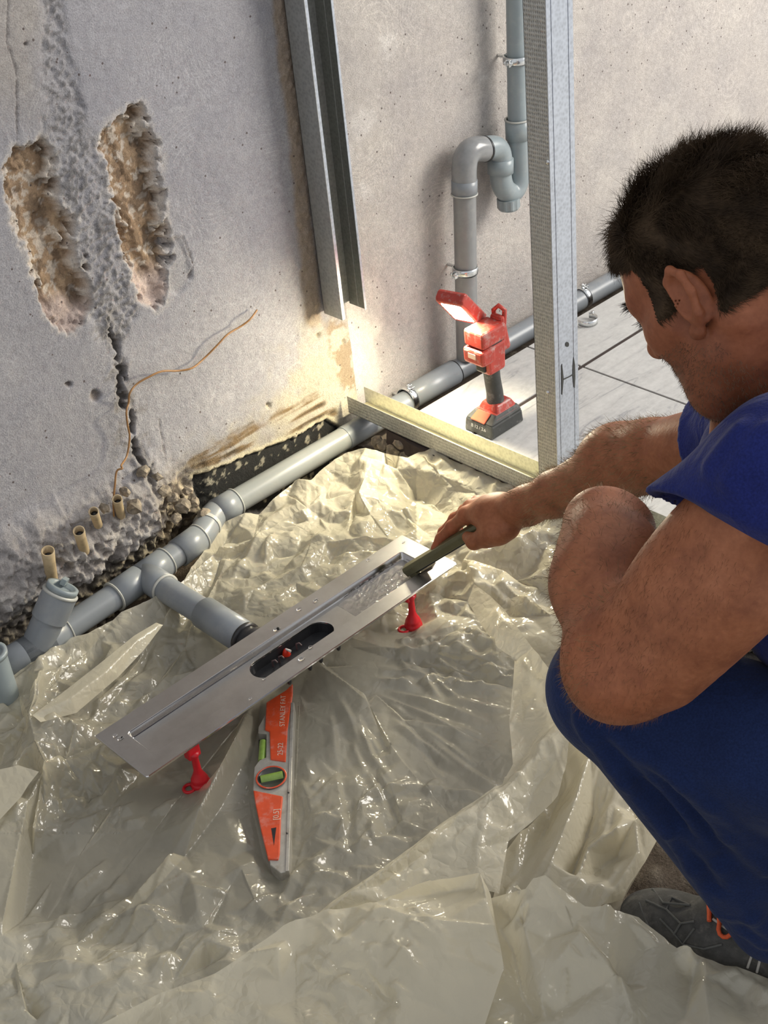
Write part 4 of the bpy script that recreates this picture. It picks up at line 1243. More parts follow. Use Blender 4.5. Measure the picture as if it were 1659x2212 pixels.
bd0 = [(398, 1252, .055), (440, 1190, .05), (482, 1130, .05), (530, 1108, .055), (590, 1078, .055), (640, 1040, .06), (668, 1042, .06), (700, 1010, .07), (745, 978, .085), (790, 968, .095), (830, 978, .095), (862, 985, .09), (880, 990, .085), (905, 978, .092), (935, 975, .096), (1020, 1012, .096), (1115, 1056, .096), (1250, 1118, .096), (1440, 1206, .096), (1530, 1260, .09), (1480, 1420, .06), (1420, 1600, .05), (1440, 1780, .03), (1345, 1945, .02), (1330, 2100, .02), (1330, 2420, .02), (500, 2420, .03), (-260, 2420, .03), (-260, 1700, .06), (-150, 1560, .05), (-60, 1515, .05), (0, 1478, .055), (60, 1440, .055), (120, 1400, .06), (190, 1368, .06), (262, 1322, .06), (330, 1290, .062), (375, 1268, .058)]
cr0 = [
    # pressed flat under the level and the red feet
    [(566, 1480, .002), (556, 1580, .002), (540, 1650, .002), (536, 1710, .002), (570, 1860, .002), (600, 1900, .002), (632, 1890, .002), (640, 1700, .002), (648, 1500, .002)], [(600, 1560, .0012), (590, 1700, .0012), (605, 1850, .0012)],
    [(410, 1685, .0015), (435, 1697, .0015), (465, 1682, .0015), (440, 1660, .0015)], [(866, 1352, .002), (890, 1362, .002), (918, 1348, .002), (895, 1328, .002), (866, 1352, .002)],
    # bright crumple between the pipe and the drain
    [(398, 1252, .055), (460, 1200, .052), (547, 1163, .055), (610, 1125, .05), (663, 1097, .058), (712, 1078, .05), (765, 1065, .062)],
    [(547, 1163, .055), (515, 1205, .035), (470, 1250, .03), (440, 1310, .035)], [(547, 1163, .055), (560, 1110, .035)],
    [(663, 1097, .058), (662, 1045, .062)], [(663, 1097, .058), (622, 1070, .048)], [(663, 1097, .058), (690, 1120, .04), (715, 1150, .05), (745, 1145, .045), (758, 1110, .05), (768, 1066, .065)],
    [(663, 1097, .058), (705, 1062, .055), (745, 1048, .05)],
    [(775, 1065, .078), (788, 1030, .08), (806, 992, .09)], [(775, 1065, .078), (800, 1110, .06), (840, 1164, .046)], [(790, 1072, .07), (830, 1082, .06), (874, 1100, .055)],
    [(775, 1065, .078), (770, 1110, .03), (752, 1150, .045)],
    [(672, 1174, .052), (700, 1170, .055), (760, 1164, .052), (838, 1163, .05)], [(672, 1174, .052), (650, 1225, .048), (618, 1268, .03)], [(705, 1172, .05), (690, 1220, .035), (678, 1258, .03)],
    [(550, 1272, .042), (590, 1250, .038), (640, 1226, .046)], [(550, 1272, .042), (530, 1318, .032), (520, 1330, .03)], [(500, 1248, .035), (540, 1250, .03), (640, 1200, .03), (672, 1174, .052)],
    [(600, 1290, .04), (640, 1260, .03), (660, 1290, .03)], [(720, 1205, .025), (780, 1190, .04), (830, 1180, .035)],
    [(455, 1270, .02), (480, 1225, .02)], [(500, 1160, .02), (470, 1200, .018)],
    # smoother swell by the track
    [(780, 985, .092), (830, 1000, .085), (900, 1012, .08)], [(905, 982, .092), (950, 1025, .085), (1035, 1073, .075)], [(840, 1040, .03), (900, 1080, .02), (960, 1110, .03)], [(850, 1080, .05), (880, 1130, .03), (930, 1160, .035)],
    [(1000, 1208, .06), (1060, 1185, .07), (1130, 1165, .085), (1190, 1140, .09)], [(1010, 1216, .065), (1090, 1232, .06), (1190, 1250, .07)], [(1110, 1100, .09), (1190, 1175, .075)], [(1000, 1235, .03), (1100, 1260, .03), (1190, 1290, .04)],
    [(940, 1252, .05), (1010, 1230, .05), (1024, 1262, .06), (1060, 1270, .05), (1110, 1280, .05), (1190, 1330, .05)],
    [(945, 1335, .025), (1000, 1350, .035), (1090, 1390, .03)], [(760, 1378, .02), (830, 1398, .022), (930, 1410, .024), (1060, 1430, .03), (1085, 1410, .03)], [(950, 1290, .02), (1010, 1300, .035), (1080, 1330, .03)],
    [(790, 1358, .012), (830, 1372, .008)],
    # taut film radiating from under the drain
    [(694, 1438, .03), (788, 1499, .020), (843, 1608, .016), (900, 1680, .012), (962, 1749, .012)], [(705, 1445, .012), (790, 1512, .004), (838, 1616, .004)], [(694, 1430, .03), (860, 1450, .008), (1103, 1487, .012)], [(760, 1398, .02), (900, 1440, .004), (1020, 1470, .004)],
    [(810, 1500, .006), (871, 1553, .014), (980, 1580, .012), (1092, 1626, .016)], [(886, 1568, .014), (915, 1640, .01), (976, 1734, .014)], [(886, 1566, .014), (960, 1620, .008), (1060, 1680, .012)], [(872, 1560, .003), (940, 1650, .003)],
    [(825, 1680, .016), (852, 1720, .014), (868, 1772, .016), (925, 1795, .02)], [(815, 1690, .004), (845, 1745, .003), (862, 1780, .004)], [(790, 1700, .014), (770, 1770, .012), (745, 1810, .014)], [(715, 1705, .016), (760, 1733, .01)], [(780, 1778, .018), (800, 1830, .02), (840, 1860, .014)], [(640, 1900, .02), (690, 1850, .022), (715, 1825, .022)], [(720, 1880, .012), (800, 1850, .018), (850, 1855, .012)],
    [(630, 1950, .012), (700, 1915, .02), (760, 1890, .014)],
    # taut ridge left of the level and the hollow beside it
    [(530, 1540, .035), (515, 1580, .052), (475, 1655, .058), (432, 1742, .056), (370, 1840, .052), (295, 1925, .046), (225, 1990, .04), (165, 2045, .04)],
    [(560, 1490, .006), (520, 1560, .004), (420, 1680, .003), (330, 1800, .003), (230, 1930, .003), (150, 2000, .004)], [(520, 1660, .010), (475, 1750, .016), (400, 1850, .012), (310, 1950, .01), (215, 2040, .012)],
    [(300, 1680, .004), (170, 1850, .003), (100, 1990, .004)], [(92, 1660, .07), (60, 1730, .062), (30, 1870, .055), (5, 2020, .045), (35, 2080, .03), (60, 2180, .03)], [(110, 1700, .02), (70, 1850, .004), (50, 1990, .004)],
    # gathered knot at the left
    [(62, 1545, .085), (75, 1600, .075), (95, 1640, .08), (92, 1660, .085)], [(140, 1545, .06), (162, 1565, .065), (128, 1630, .06), (97, 1645, .075)], [(62, 1545, .085), (30, 1575, .06), (0, 1590, .05)], [(62, 1545, .085), (95, 1445, .065), (100, 1438, .06)], [(62, 1545, .085), (40, 1500, .04), (-20, 1520, .05)], [(97, 1645, .06), (140, 1650, .03), (230, 1600, .02)], [(120, 1670, .05), (95, 1740, .04), (70, 1790, .04)], [(140, 1640, .045), (180, 1700, .015), (220, 1720, .01)], [(30, 1640, .03), (60, 1590, .035)], [(0, 1655, .03), (30, 1610, .03)],
    [(180, 1370, .055), (140, 1440, .04), (100, 1500, .05)], [(262, 1330, .05), (190, 1410, .03), (130, 1470, .035)], [(398, 1262, .05), (350, 1350, .03), (265, 1480, .03), (200, 1560, .025)], [(430, 1300, .02), (400, 1400, .012), (330, 1490, .02), (280, 1530, .012)],
    [(260, 1660, .03), (220, 1720, .02), (190, 1760, .015)], [(300, 1700, .012), (240, 1740, .01)],
    # folds at the bottom left
    [(440, 1900, .03), (420, 1925, .045), (390, 1948, .03)], [(545, 1860, .02), (500, 1910, .022), (440, 2000, .03), (345, 2065, .04)], [(170, 2060, .045), (190, 2085, .05), (300, 2040, .02)], [(345, 2065, .05), (335, 2085, .04), (350, 2095, .035), (400, 2020, .02)], [(520, 1870, .03), (555, 1955, .025), (590, 1985, .03)], [(110, 2125, .05), (170, 2140, .045), (265, 2110, .05), (255, 2140, .045), (215, 2212, .05)], [(40, 2110, .05), (55, 2180, .05), (70, 2205, .02)], [(370, 2050, .015), (375, 2120, .02), (460, 2080, .01)], [(400, 2000, .03), (470, 2010, .04), (520, 2020, .02)], [(440, 2030, .04), (500, 2050, .035)],
]


rr_ = np.random.RandomState(21)
rid0 = []
for i in range(34):                                                   # taut creases fanning out from under the drain
    a = rr_.uniform(-.25, 1.75); r0 = rr_.uniform(60, 260); L_ = rr_.uniform(60, 220)
    u0, v0 = 700 + r0 * math.cos(a) * 1.25, 1440 + r0 * math.sin(a); rid0.append((u0, v0, u0 + L_ * math.cos(a) * 1.25, v0 + L_ * math.sin(a), rr_.uniform(.003, .007), rr_.uniform(5, 10)))
for i in range(46):                                                   # short kinks in front of the level
    u0, v0 = rr_.uniform(640, 1000), rr_.uniform(1700, 1930); a = rr_.uniform(-2.2, .2); L_ = rr_.uniform(30, 110)
    if v0 > 1700 + (1000 - u0) * .75: continue
    rid0.append((u0, v0, u0 + L_ * math.cos(a), v0 + L_ * math.sin(a), rr_.uniform(.004, .009), rr_.uniform(5, 9)))
for i in range(40):                                                   # gathered folds on the left
    u0, v0 = rr_.uniform(0, 330), rr_.uniform(1480, 1780); a = rr_.uniform(-1.3, -.2); L_ = rr_.uniform(50, 150)
    rid0.append((u0, v0, u0 + L_ * math.cos(a), v0 + L_ * math.sin(a), rr_.uniform(.003, .009), rr_.uniform(5, 10)))
for i in range(30):                                                   # bottom left
    u0, v0 = rr_.uniform(0, 640), rr_.uniform(1930, 2200); a = rr_.uniform(-1.2, .3); L_ = rr_.uniform(70, 200)
    rid0.append((u0, v0, u0 + L_ * math.cos(a), v0 + L_ * math.sin(a), rr_.uniform(.004, .010), rr_.uniform(5, 10)))
for i in range(60):                                                   # bright crumple behind the drain
    u0, v0 = rr_.uniform(420, 1180), rr_.uniform(1000, 1330); a = rr_.uniform(0, 6.28); L_ = rr_.uniform(40, 130)
    rid0.append((u0, v0, u0 + L_ * math.cos(a), v0 + L_ * math.sin(a), rr_.uniform(.004, .010), rr_.uniform(6, 12)))
for i in range(70):                                                   # foil-like crinkles right of the drain
    u0, v0 = rr_.uniform(850, 1110), rr_.uniform(1375, 1480); a = rr_.uniform(-.6, .9); L_ = rr_.uniform(20, 70)
    rid0.append((u0, v0, u0 + L_ * math.cos(a), v0 + L_ * math.sin(a), rr_.uniform(.003, .006), rr_.uniform(4, 7)))
rid0 = [r_ for r_ in rid0 if not (545 < r_[0] < 650 and 1480 < r_[1] < 1900)]


def rnd_ridges(n, box, ang, lng, hg, seed, wd=(5, 9)):
    q = np.random.RandomState(seed); o = []
    for _ in range(n):
        u0, v0 = q.uniform(box[0], box[1]), q.uniform(box[2], box[3]); a = q.uniform(*ang); L_ = q.uniform(*lng)
        o.append((u0, v0, u0 + L_ * math.cos(a), v0 + L_ * math.sin(a), q.uniform(*hg), q.uniform(*wd)))
    return o


film_layer('film', bd0, cr0, fill=24, amp=.004, plies=plies0, edge=5.0, seed=3, smooth=1, parent=sheet, amp_fn=amp0, ridges=rid0)
# folded-over layers
film_layer('fold', [(70, 1545, .088), (130, 1500, .085), (212, 1436, .085), (290, 1373, .085), (337, 1345, .08), (352, 1350, .075), (310, 1405, .068), (256, 1462, .062), (165, 1540, .066), (120, 1552, .075), (88, 1560, .085)],
           [[(70, 1545, .088), (150, 1510, .092), (230, 1450, .09), (300, 1380, .086), (345, 1348, .08)]], fill=42, amp=.002, plies=2.6, edge=5, seed=11, smooth=1, parent=sheet, wr=.0005, ridges=[(120, 1530, 300, 1390, .008, 8), (180, 1520, 270, 1440, .006, 6), (230, 1460, 330, 1360, .006, 6)])
film_layer('fold', [(-120, 1690, .08), (0, 1662, .09), (40, 1653, .092), (84, 1667, .09), (62, 1695, .085), (45, 1722, .08), (0, 1770, .07), (-120, 1840, .06)], [[(84, 1667, .09), (20, 1700, .085), (-100, 1740, .075)]], fill=42, amp=.003, plies=2.6, edge=6.5, seed=12, parent=sheet, wr=.0005)
film_layer('fold', [(1024, 1262, .062), (1060, 1288, .064), (1090, 1318, .066), (1149, 1398, .075), (1200, 1462, .10), (1232, 1560, .115), (1224, 1650, .105), (1205, 1722, .085), (1150, 1775, .065), (1098, 1818, .055), (1088, 1870, .055), (1078, 1930, .055), (1000, 1912, .05), (850, 1955, .045), (700, 1992, .04), (640, 2012, .035), (720, 1945, .055), (800, 1892, .065), (900, 1822, .068), (1000, 1746, .068), (1085, 1696, .066), (1108, 1650, .062), (1100, 1560, .05), (1108, 1480, .045), (1112, 1430, .04), (1075, 1400, .035), (1040, 1350, .04), (1010, 1300, .045)],
           [[(1024, 1262, .062), (1060, 1340, .05), (1125, 1440, .055), (1130, 1560, .06)], [(1205, 1560, .10), (1165, 1602, .105), (1160, 1630, .1), (1120, 1680, .085), (1042, 1752, .08), (1040, 1775, .075), (1088, 1790, .07), (1098, 1818, .055)], [(1225, 1600, .11), (1205, 1640, .095), (1150, 1720, .07), (1090, 1790, .06)], [(1085, 1705, .075), (990, 1760, .08), (880, 1845, .078), (760, 1925, .07), (680, 1985, .05)], [(1040, 1775, .075), (930, 1840, .06), (820, 1915, .055)], [(1150, 1480, .06), (1200, 1465, .10)], [(1110, 1530, .045), (1160, 1490, .07), (1205, 1475, .10)], [(1130, 1640, .06), (1180, 1560, .075), (1232, 1560, .115)]],
           fill=34, amp=.007, plies=2.9, edge=5, seed=13, smooth=1, parent=sheet, wr=.0006, ridges=rnd_ridges(26, (1000, 1230, 1330, 1800), (.4, 2.2), (50, 150), (.003, .008), 31) + rnd_ridges(14, (720, 1080, 1740, 1930), (-.9, -.4), (60, 160), (.003, .007), 32))
film_layer('fold', [(1190, 1450, .05), (1260, 1600, .065), (1330, 1690, .055), (1432, 1790, .035), (1395, 1860, .03), (1345, 1945, .022), (1290, 1965, .03), (1200, 1960, .03), (1060, 1960, .02), (1090, 1840, .025), (1190, 1735, .03), (1215, 1650, .04)],
           [[(1275, 1625, .085), (1240, 1740, .075), (1190, 1860, .06), (1140, 1945, .035)], [(1225, 1700, .03), (1180, 1780, .02), (1110, 1900, .02)], [(1318, 1680, .02), (1280, 1770, .015), (1235, 1900, .012)], [(1392, 1745, .075), (1340, 1790, .07), (1270, 1830, .055), (1245, 1895, .045)], [(1345, 1715, .05), (1325, 1735, .05)], [(1400, 1790, .02), (1330, 1860, .015), (1290, 1890, .012)], [(1428, 1792, .05), (1380, 1840, .055), (1330, 1920, .045), (1300, 1955, .035)]],
           fill=40, amp=.004, plies=2.3, edge=5.5, seed=14, smooth=2, parent=sheet, wr=.0006, ridges=rnd_ridges(22, (1120, 1400, 1640, 1920), (1.6, 2.4), (60, 180), (.003, .008), 33))
film_layer('fold', [(612, 2002, .075), (655, 1985, .08), (701, 1968, .085), (760, 1960, .088), (813, 1952, .09), (930, 1903, .092), (1037, 1885, .098), (1060, 1935, .09), (1071, 1998, .092), (1080, 2040, .085), (1088, 2091, .075), (1065, 2160, .068), (1048, 2212, .062), (1030, 2400, .06), (60, 2400, .05), (130, 2290, .05), (220, 2212, .052), (346, 2146, .06), (464, 2104, .066), (527, 2061, .07)],
           [[(815, 1964, .108), (880, 1976, .104), (960, 1988, .106), (1069, 1998, .104)], [(1037, 1887, .1), (1050, 1940, .105), (1069, 1998, .104)], [(813, 1952, .09), (850, 1928, .085), (935, 1902, .092)], [(880, 1972, .09), (935, 1935, .07), (960, 1930, .07)], [(965, 1985, .095), (1025, 1920, .08)], [(612, 2002, .075), (620, 2030, .07), (634, 2062, .062)], [(715, 1985, .085), (745, 2010, .075)], [(690, 1990, .085), (672, 2060, .06), (640, 2140, .05)], [(600, 2045, .085), (588, 2070, .075), (575, 2092, .06)], [(730, 2040, .085), (785, 2095, .068), (860, 2145, .066), (1005, 2206, .06)], [(700, 2160, .05), (760, 2180, .055), (840, 2160, .05)], [(540, 2100, .06), (510, 2190, .055), (505, 2240, .05)], [(450, 2140, .07), (470, 2170, .06), (500, 2180, .055)], [(360, 2160, .06), (360, 2212, .055)]],
           fill=42, amp=.004, plies=2.9, edge=5.5, seed=15, smooth=1, parent=sheet, wr=.0007, ridges=rnd_ridges(40, (640, 900, 2030, 2190), (-.6, .9), (25, 90), (.003, .007), 34, (4, 8)) + rnd_ridges(16, (300, 1060, 1960, 2200), (-.5, .8), (60, 170), (.003, .006), 35), amp_fn=lambda x, y: .010 if (640 < x < 860 and y > 2040) or x < 560 else .0012)
film_layer('fold', [(1055, 1942, .085), (1133, 1928, .10), (1110, 1915, .10), (1118, 1912, .11), (1135, 1920, .12), (1152, 1897, .135), (1178, 1895, .14), (1215, 1922, .13), (1264, 1958, .115), (1300, 1962, .108), (1338, 1968, .10), (1380, 1984, .092), (1435, 2025, .08), (1462, 2054, .07), (1520, 2070, .065), (1566, 2086, .062), (1592, 2088, .062), (1652, 2111, .060), (1780, 2170, .06), (1780, 2400, .06), (1030, 2400, .05), (1046, 2212, .05), (1066, 2160, .055), (1090, 2091, .06), (1080, 2040, .07), (1066, 1998, .08)],
           [[(1178, 1900, .14), (1220, 1950, .125), (1255, 2010, .118), (1290, 2052, .11), (1340, 2110, .10), (1370, 2190, .085), (1380, 2260, .075)], [(1215, 1925, .118), (1245, 1990, .105), (1300, 2058, .098)], [(1124, 1958, .11), (1145, 1945, .12), (1160, 1935, .125), (1200, 1970, .11)], [(1124, 1958, .11), (1130, 2000, .10), (1147, 2070, .088), (1165, 2150, .075), (1178, 2206, .07), (1195, 2190, .06), (1350, 2125, .07)], [(1105, 1990, .05), (1110, 2060, .045), (1130, 2150, .04), (1160, 2200, .04)], [(1080, 2012, .065), (1130, 2004, .07)], [(1178, 2034, .088), (1240, 2010, .096)], [(1440, 2030, .08), (1400, 2130, .075), (1395, 2240, .065)], [(1520, 2110, .076), (1590, 2092, .068)], [(1520, 2110, .076), (1545, 2160, .074), (1550, 2230, .07)], [(1462, 2054, .055), (1500, 2110, .05), (1480, 2200, .06)], [(1600, 2160, .05), (1659, 2130, .07)]],
           fill=42, amp=.004, plies=2.7, edge=5.5, seed=16, smooth=2, parent=sheet, wr=.0006, ridges=rnd_ridges(30, (1080, 1650, 1920, 2200), (.3, 1.9), (50, 160), (.003, .008), 36))

# ------------------------------------------------------------------ the worker
def PD(px, py, d): return at(px, py, d=d)


class SDF:
    def __init__(s): s.p = []

    def cone(s, a, b, ra, rb, k=.02, op='u'):
        a = np.array(a, float); b = np.array(b, float); s.p.append(('c', a, b, ra, rb, k, op, (a + b) / 2, np.linalg.norm(b - a) / 2 + max(ra, rb))); return s

    def ell(s, c, r, R=None, k=.02, op='u'):
        c = np.array(c, float); s.p.append(('e', c, np.array(r, float), np.eye(3) if R is None else np.array(R, float), None, k, op, c, max(r))); return s

    def cut(s, o, n, k=.004):
        """remove everything on the +n side of the plane, within 0.25 m"""
        o = np.array(o, float); n = np.array(n, float); s.p.append(('p', o, n / np.linalg.norm(n), None, None, k, 's', o, 9.)); return s

    @staticmethod
    def one(q, x, y, z):
        if q[0] == 'c':
            _, a, b, ra, rb = q[:5]; e = b - a; L2 = e @ e + 1e-12
            px, py, pz = x - a[0], y - a[1], z - a[2]
            t = np.clip((px * e[0] + py * e[1] + pz * e[2]) / L2, 0, 1)
            return np.sqrt((px - e[0] * t) ** 2 + (py - e[1] * t) ** 2 + (pz - e[2] * t) ** 2) - (ra + (rb - ra) * t)
        if q[0] == 'e':
            _, c, r, R = q[:4]; px, py, pz = x - c[0], y - c[1], z - c[2]
            l = [(px * R[0, i] + py * R[1, i] + pz * R[2, i]) for i in range(3)]
            k0 = np.sqrt(sum((l[i] / r[i]) ** 2 for i in range(3))) + 1e-9; k1 = np.sqrt(sum((l[i] / r[i] ** 2) ** 2 for i in range(3))) + 1e-9
            return k0 * (k0 - 1) / k1
        _, o, n = q[:3]
        return -((x - o[0]) * n[0] + (y - o[1]) * n[1] + (z - o[2]) * n[2])

    @staticmethod
    def comb(D, d, k, op):
        if op == 'u':
            h = np.maximum(k - np.abs(D - d), 0) / k; return np.minimum(D, d) - h * h * k * .25
        d = -d; h = np.maximum(k - np.abs(D - d), 0) / k; return np.maximum(D, d) + h * h * k * .25

    def at(s, P):
        P = np.atleast_2d(P); D = np.full(len(P), .3)
        for q in s.p: D = s.comb(D, s.one(q, P[:, 0], P[:, 1], P[:, 2]), q[5], q[6])
        return D

    def grid(s, lo, hi, h):
        ax = [np.arange(lo[i], hi[i] + h, h, dtype=np.float32) for i in range(3)]
        D = np.full([len(a) for a in ax], .06, np.float32)
        for q in s.p:
            m = q[8] + .05; sl = []
            for i in range(3):
                a = np.searchsorted(ax[i], q[7][i] - m); b = np.searchsorted(ax[i], q[7][i] + m); sl.append(slice(a, b))
            if any(c.stop <= c.start for c in sl): continue
            x = ax[0][sl[0]][:, None, None]; y = ax[1][sl[1]][None, :, None]; z = ax[2][sl[2]][None, None, :]
            D[tuple(sl)] = s.comb(D[tuple(sl)], s.one(q, x, y, z), q[5], q[6])
        return ax, D

    def mesh(s, lo, hi, h):
        ax, D = s.grid(lo, hi, h)
        D[0] = D[-1] = .05; D[:, 0] = D[:, -1] = .05; D[:, :, 0] = D[:, :, -1] = .05
        I = D < 0; nx, ny, nz = D.shape
        cnt = np.zeros((nx - 1, ny - 1, nz - 1), np.uint8)
        for a in (0, 1):
            for b in (0, 1):
                for c in (0, 1): cnt += I[a:nx - 1 + a, b:ny - 1 + b, c:nz - 1 + c]
        act = np.argwhere((cnt > 0) & (cnt < 8)); n = len(act)
        idx = np.full(cnt.shape, -1, np.int32); idx[tuple(act.T)] = np.arange(n)
        acc = np.zeros((n, 3)); w = np.zeros(n)
        co = [(a, b, c) for a in (0, 1) for b in (0, 1) for c in (0, 1)]
        val = {c: D[act[:, 0] + c[0], act[:, 1] + c[1], act[:, 2] + c[2]].astype(float) for c in co}
        for c in co:
            for i in range(3):
                if c[i]: continue
                e = list(c); e[i] = 1; e = tuple(e); a, b = val[c], val[e]; m = (a < 0) != (b < 0)
                t = np.where(m, a / (a - b + 1e-20 * (a == b)), 0); p = np.array(c, float)[None].repeat(n, 0); p[:, i] = t
                acc[m] += p[m]; w[m] += 1
        V = np.array(lo) + (act + acc / w[:, None]) * h
        F = []
        for i in range(3):
            j, k = (i + 1) % 3, (i + 2) % 3
            sl0 = [slice(1, -1)] * 3; sl1 = [slice(1, -1)] * 3; sl0[i] = slice(0, -1); sl1[i] = slice(1, None)
            A = I[tuple(sl0)]; B_ = I[tuple(sl1)]; ed = np.argwhere(A != B_); fl = A[tuple(ed.T)]
            g = ed.copy(); g[:, j] += 1; g[:, k] += 1
            q = []
            for dj, dk in ((0, 0), (-1, 0), (-1, -1), (0, -1)):
                c = g.copy(); c[:, j] += dj; c[:, k] += dk; q.append(idx[tuple(c.T)])
            q = np.stack(q, 1); q[~fl] = q[~fl][:, ::-1]; F.append(q)
        return V, np.concatenate(F)

    def ray(s, px, py, t0=.9, t1=3.0):
        v = cR * (px - CX) / FPX - cU * (py - CY) / FPX + cF; t = t0
        for _ in range(90):
            d = s.at(CAM + v * t)[0]
            if d < .0006: return CAM + v * t
            t += max(d * .8, .0006)
            if t > t1: return None
        return CAM + v * t


def rotm(a, b, c):
    ca, sa, cb, sb, cc, sc = math.cos(a), math.sin(a), math.cos(b), math.sin(b), math.cos(c), math.sin(c)
    return np.array([[ca, -sa, 0], [sa, ca, 0], [0, 0, 1]]) @ np.array([[1, 0, 0], [0, cb, -sb], [0, sb, cb]]) @ np.array([[cc, 0, sc], [0, 1, 0], [-sc, 0, cc]])


HO = np.array([1.0677, .6852, .8842]); HR_ = rotm(.1529, -.71, .2409)


def hl(x, y, z):
    """head-local (left, forward, up) to room"""
    return HO + HR_ @ np.array([-x, y, z])


HB = HR_ @ np.diag([-1., 1, 1])      # columns: left, forward, up


def hell(S_, x, y, z, rx, ry, rz, k=.015, op='u', tilt=None):
    R = HB if tilt is None else HB @ tilt
    S_.ell(hl(x, y, z), (rx, ry, rz), R, k, op)


def rx_(a): c, s = math.cos(a), math.sin(a); return np.array([[1, 0, 0], [0, c, -s], [0, s, c]])
def ry_(a): c, s = math.cos(a), math.sin(a); return np.array([[c, 0, s], [0, 1, 0], [-s, 0, c]])
def rz_(a): c, s = math.cos(a), math.sin(a); return np.array([[c, -s, 0], [s, c, 0], [0, 0, 1]])


# joints
LS = PD(1712, 1025, 1.30); LE = PD(1348, 1432, 1.46); LW = PD(1292, 1135, 1.665)
RS = PD(1650, 935, 1.80); RE = PD(1405, 985, 2.03); RW = PD(1138, 1092, 2.295)
LK = PD(1325, 1490, 1.62); LA = np.array([1.090, .585, .015]); LH = np.array([1.13, .40, .30])
RK = np.array([1.47, .60, .36]); RA = np.array([1.46, .40, .0]); RH = np.array([1.37, .40, .30])
PEL = (LH + RH) / 2; MS = (LS + RS) / 2
C7 = MS + np.array([.0, -.045, .045])
CHEST = PEL * .38 + MS * .62

skin = SDF()
# trunk
skin.ell(PEL, (.155, .12, .12), k=.05).cone(PEL, CHEST, .115, .13, .06).cone(CHEST, MS + np.array([0, -.02, -.02]), .125, .095, .06)
skin.cone(LS, C7, .052, .055, .05).cone(RS, C7, .052, .055, .05)
# legs (inside the trousers)
for H_, K_, A_ in ((LH, LK, LA), (RH, RK, RA)):
    skin.cone(H_, K_, .078, .052, .03).cone(K_, A_, .05, .034, .03)
skin.cone(LA, LA + np.array([-.02, .09, -.072]), .03, .016, .02)
skin.cone(RA, RA + np.array([-.02, .09, -.072]), .03, .016, .02)
# near (left) arm, bent with the elbow on the knee
skin.cone(LS, LE, .058, .047, .035)
ua = (LE - LS); ul = np.linalg.norm(ua); ua /= ul
skin.ell(LS + ua * ul * .50 + cU * .003, (.058, .058, .125), np.stack([np.cross(ua, cF) / np.linalg.norm(np.cross(ua, cF)), np.cross(ua, np.cross(ua, cF)) / np.linalg.norm(np.cross(ua, np.cross(ua, cF))), ua], 1), .03)
skin.cone(PD(1440, 1450, 1.425), PD(1600, 1285, 1.36), .038, .043, .04)
skin.ell(PD(1352, 1430, 1.465), (.047, .047, .047), k=.03).ell(PD(1322, 1476, 1.462), (.029, .029, .027), k=.04)
skin.cone(PD(1334, 1420, 1.468), PD(1297, 1262, 1.555), .049, .0475, .045)
skin.cone(PD(1297, 1262, 1.555), PD(1294, 1130, 1.655), .0475, .0415, .045)
skin.ell(PD(1338, 1215, 1.605), (.045, .052, .055), k=.05).ell(PD(1335, 1150, 1.68), (.044, .044, .044), k=.04)
# near hand drooping over, fingers down
Lm = PD(1352, 1148, 1.735)
skin.cone(LW, Lm, .031, .027, .02).cone(PD(1310, 1120, 1.68), PD(1372, 1172, 1.76), .026, .022, .02)
for i, (ox, oy) in enumerate(((-28, 4), (-8, 8), (12, 10), (30, 8))):
    a = PD(1362 + ox * .8, 1165 + oy, 1.765 + .008 * i); b = PD(1370 + ox, 1205 + oy, 1.80 + .008 * i); c = PD(1368 + ox, 1240 + oy, 1.80 + .008 * i)
    skin.cone(a, b, .0098, .009, .008).cone(b, c, .009, .0078, .006)
skin.cone(PD(1325, 1150, 1.72), PD(1315, 1195, 1.77), .012, .010, .012).cone(PD(1315, 1195, 1.77), PD(1320, 1225, 1.79), .0098, .008, .006)
# far (right) arm reaching out to the drain
skin.cone(RS, RE, .056, .049, .035).cone(RE, PD(1320, 1010, 2.11), .049, .048, .03).cone(PD(1320, 1010, 2.11), PD(1200, 1067, 2.235), .047, .036, .03).cone(PD(1200, 1067, 2.235), RW, .035, .0305, .02)
skin.ell(PD(1345, 985, 2.09), (.045, .05, .045), k=.04)
# right hand closed on the tool: metacarpals, four fingers, thumb with the ball of the thumb
hand = SDF()
I1, M1, R1, K1 = PD(1008, 1113, 2.395), PD(1018, 1098, 2.420), PD(1032, 1089, 2.440), PD(1050, 1084, 2.455)
W2 = PD(1120, 1098, 2.31)
hand.cone(RW, W2, .0305, .029, .02)
for m_, r in ((I1, .0150), (M1, .0145), (R1, .0135), (K1, .0125)):
    hand.cone(W2, m_, .0225, r, .014)
hand.ell(PD(1066, 1112, 2.362), (.036, .036, .030), k=.02)
fing = [
    [(I1, .0135), (PD(978, 1138, 2.425), .0112), (PD(953, 1163, 2.445), .0100), (PD(940, 1185, 2.452), .0082)],
    [(M1, .0132), (PD(984, 1122, 2.452), .0112), (PD(958, 1150, 2.472), .0100), (PD(950, 1176, 2.476), .0082)],
    [(R1, .0125), (PD(1004, 1104, 2.484), .0108), (PD(988, 1132, 2.498), .0096), (PD(992, 1156, 2.484), .0080)],
    [(K1, .0112), (PD(1028, 1098, 2.492), .0094), (PD(1016, 1124, 2.502), .0084), (PD(1018, 1144, 2.488), .0070)]]
for f in fing:
    for (a, ra), (b, rb) in zip(f, f[1:]): hand.cone(a, b, ra, rb, .005)
    hand.ell(f[0][0], (f[0][1] * 1.06,) * 3, k=.008); hand.ell(f[1][0], (f[1][1] * 1.05,) * 3, k=.006)
hand.ell(PD(1076, 1146, 2.338), (.029, .026, .024), k=.02)
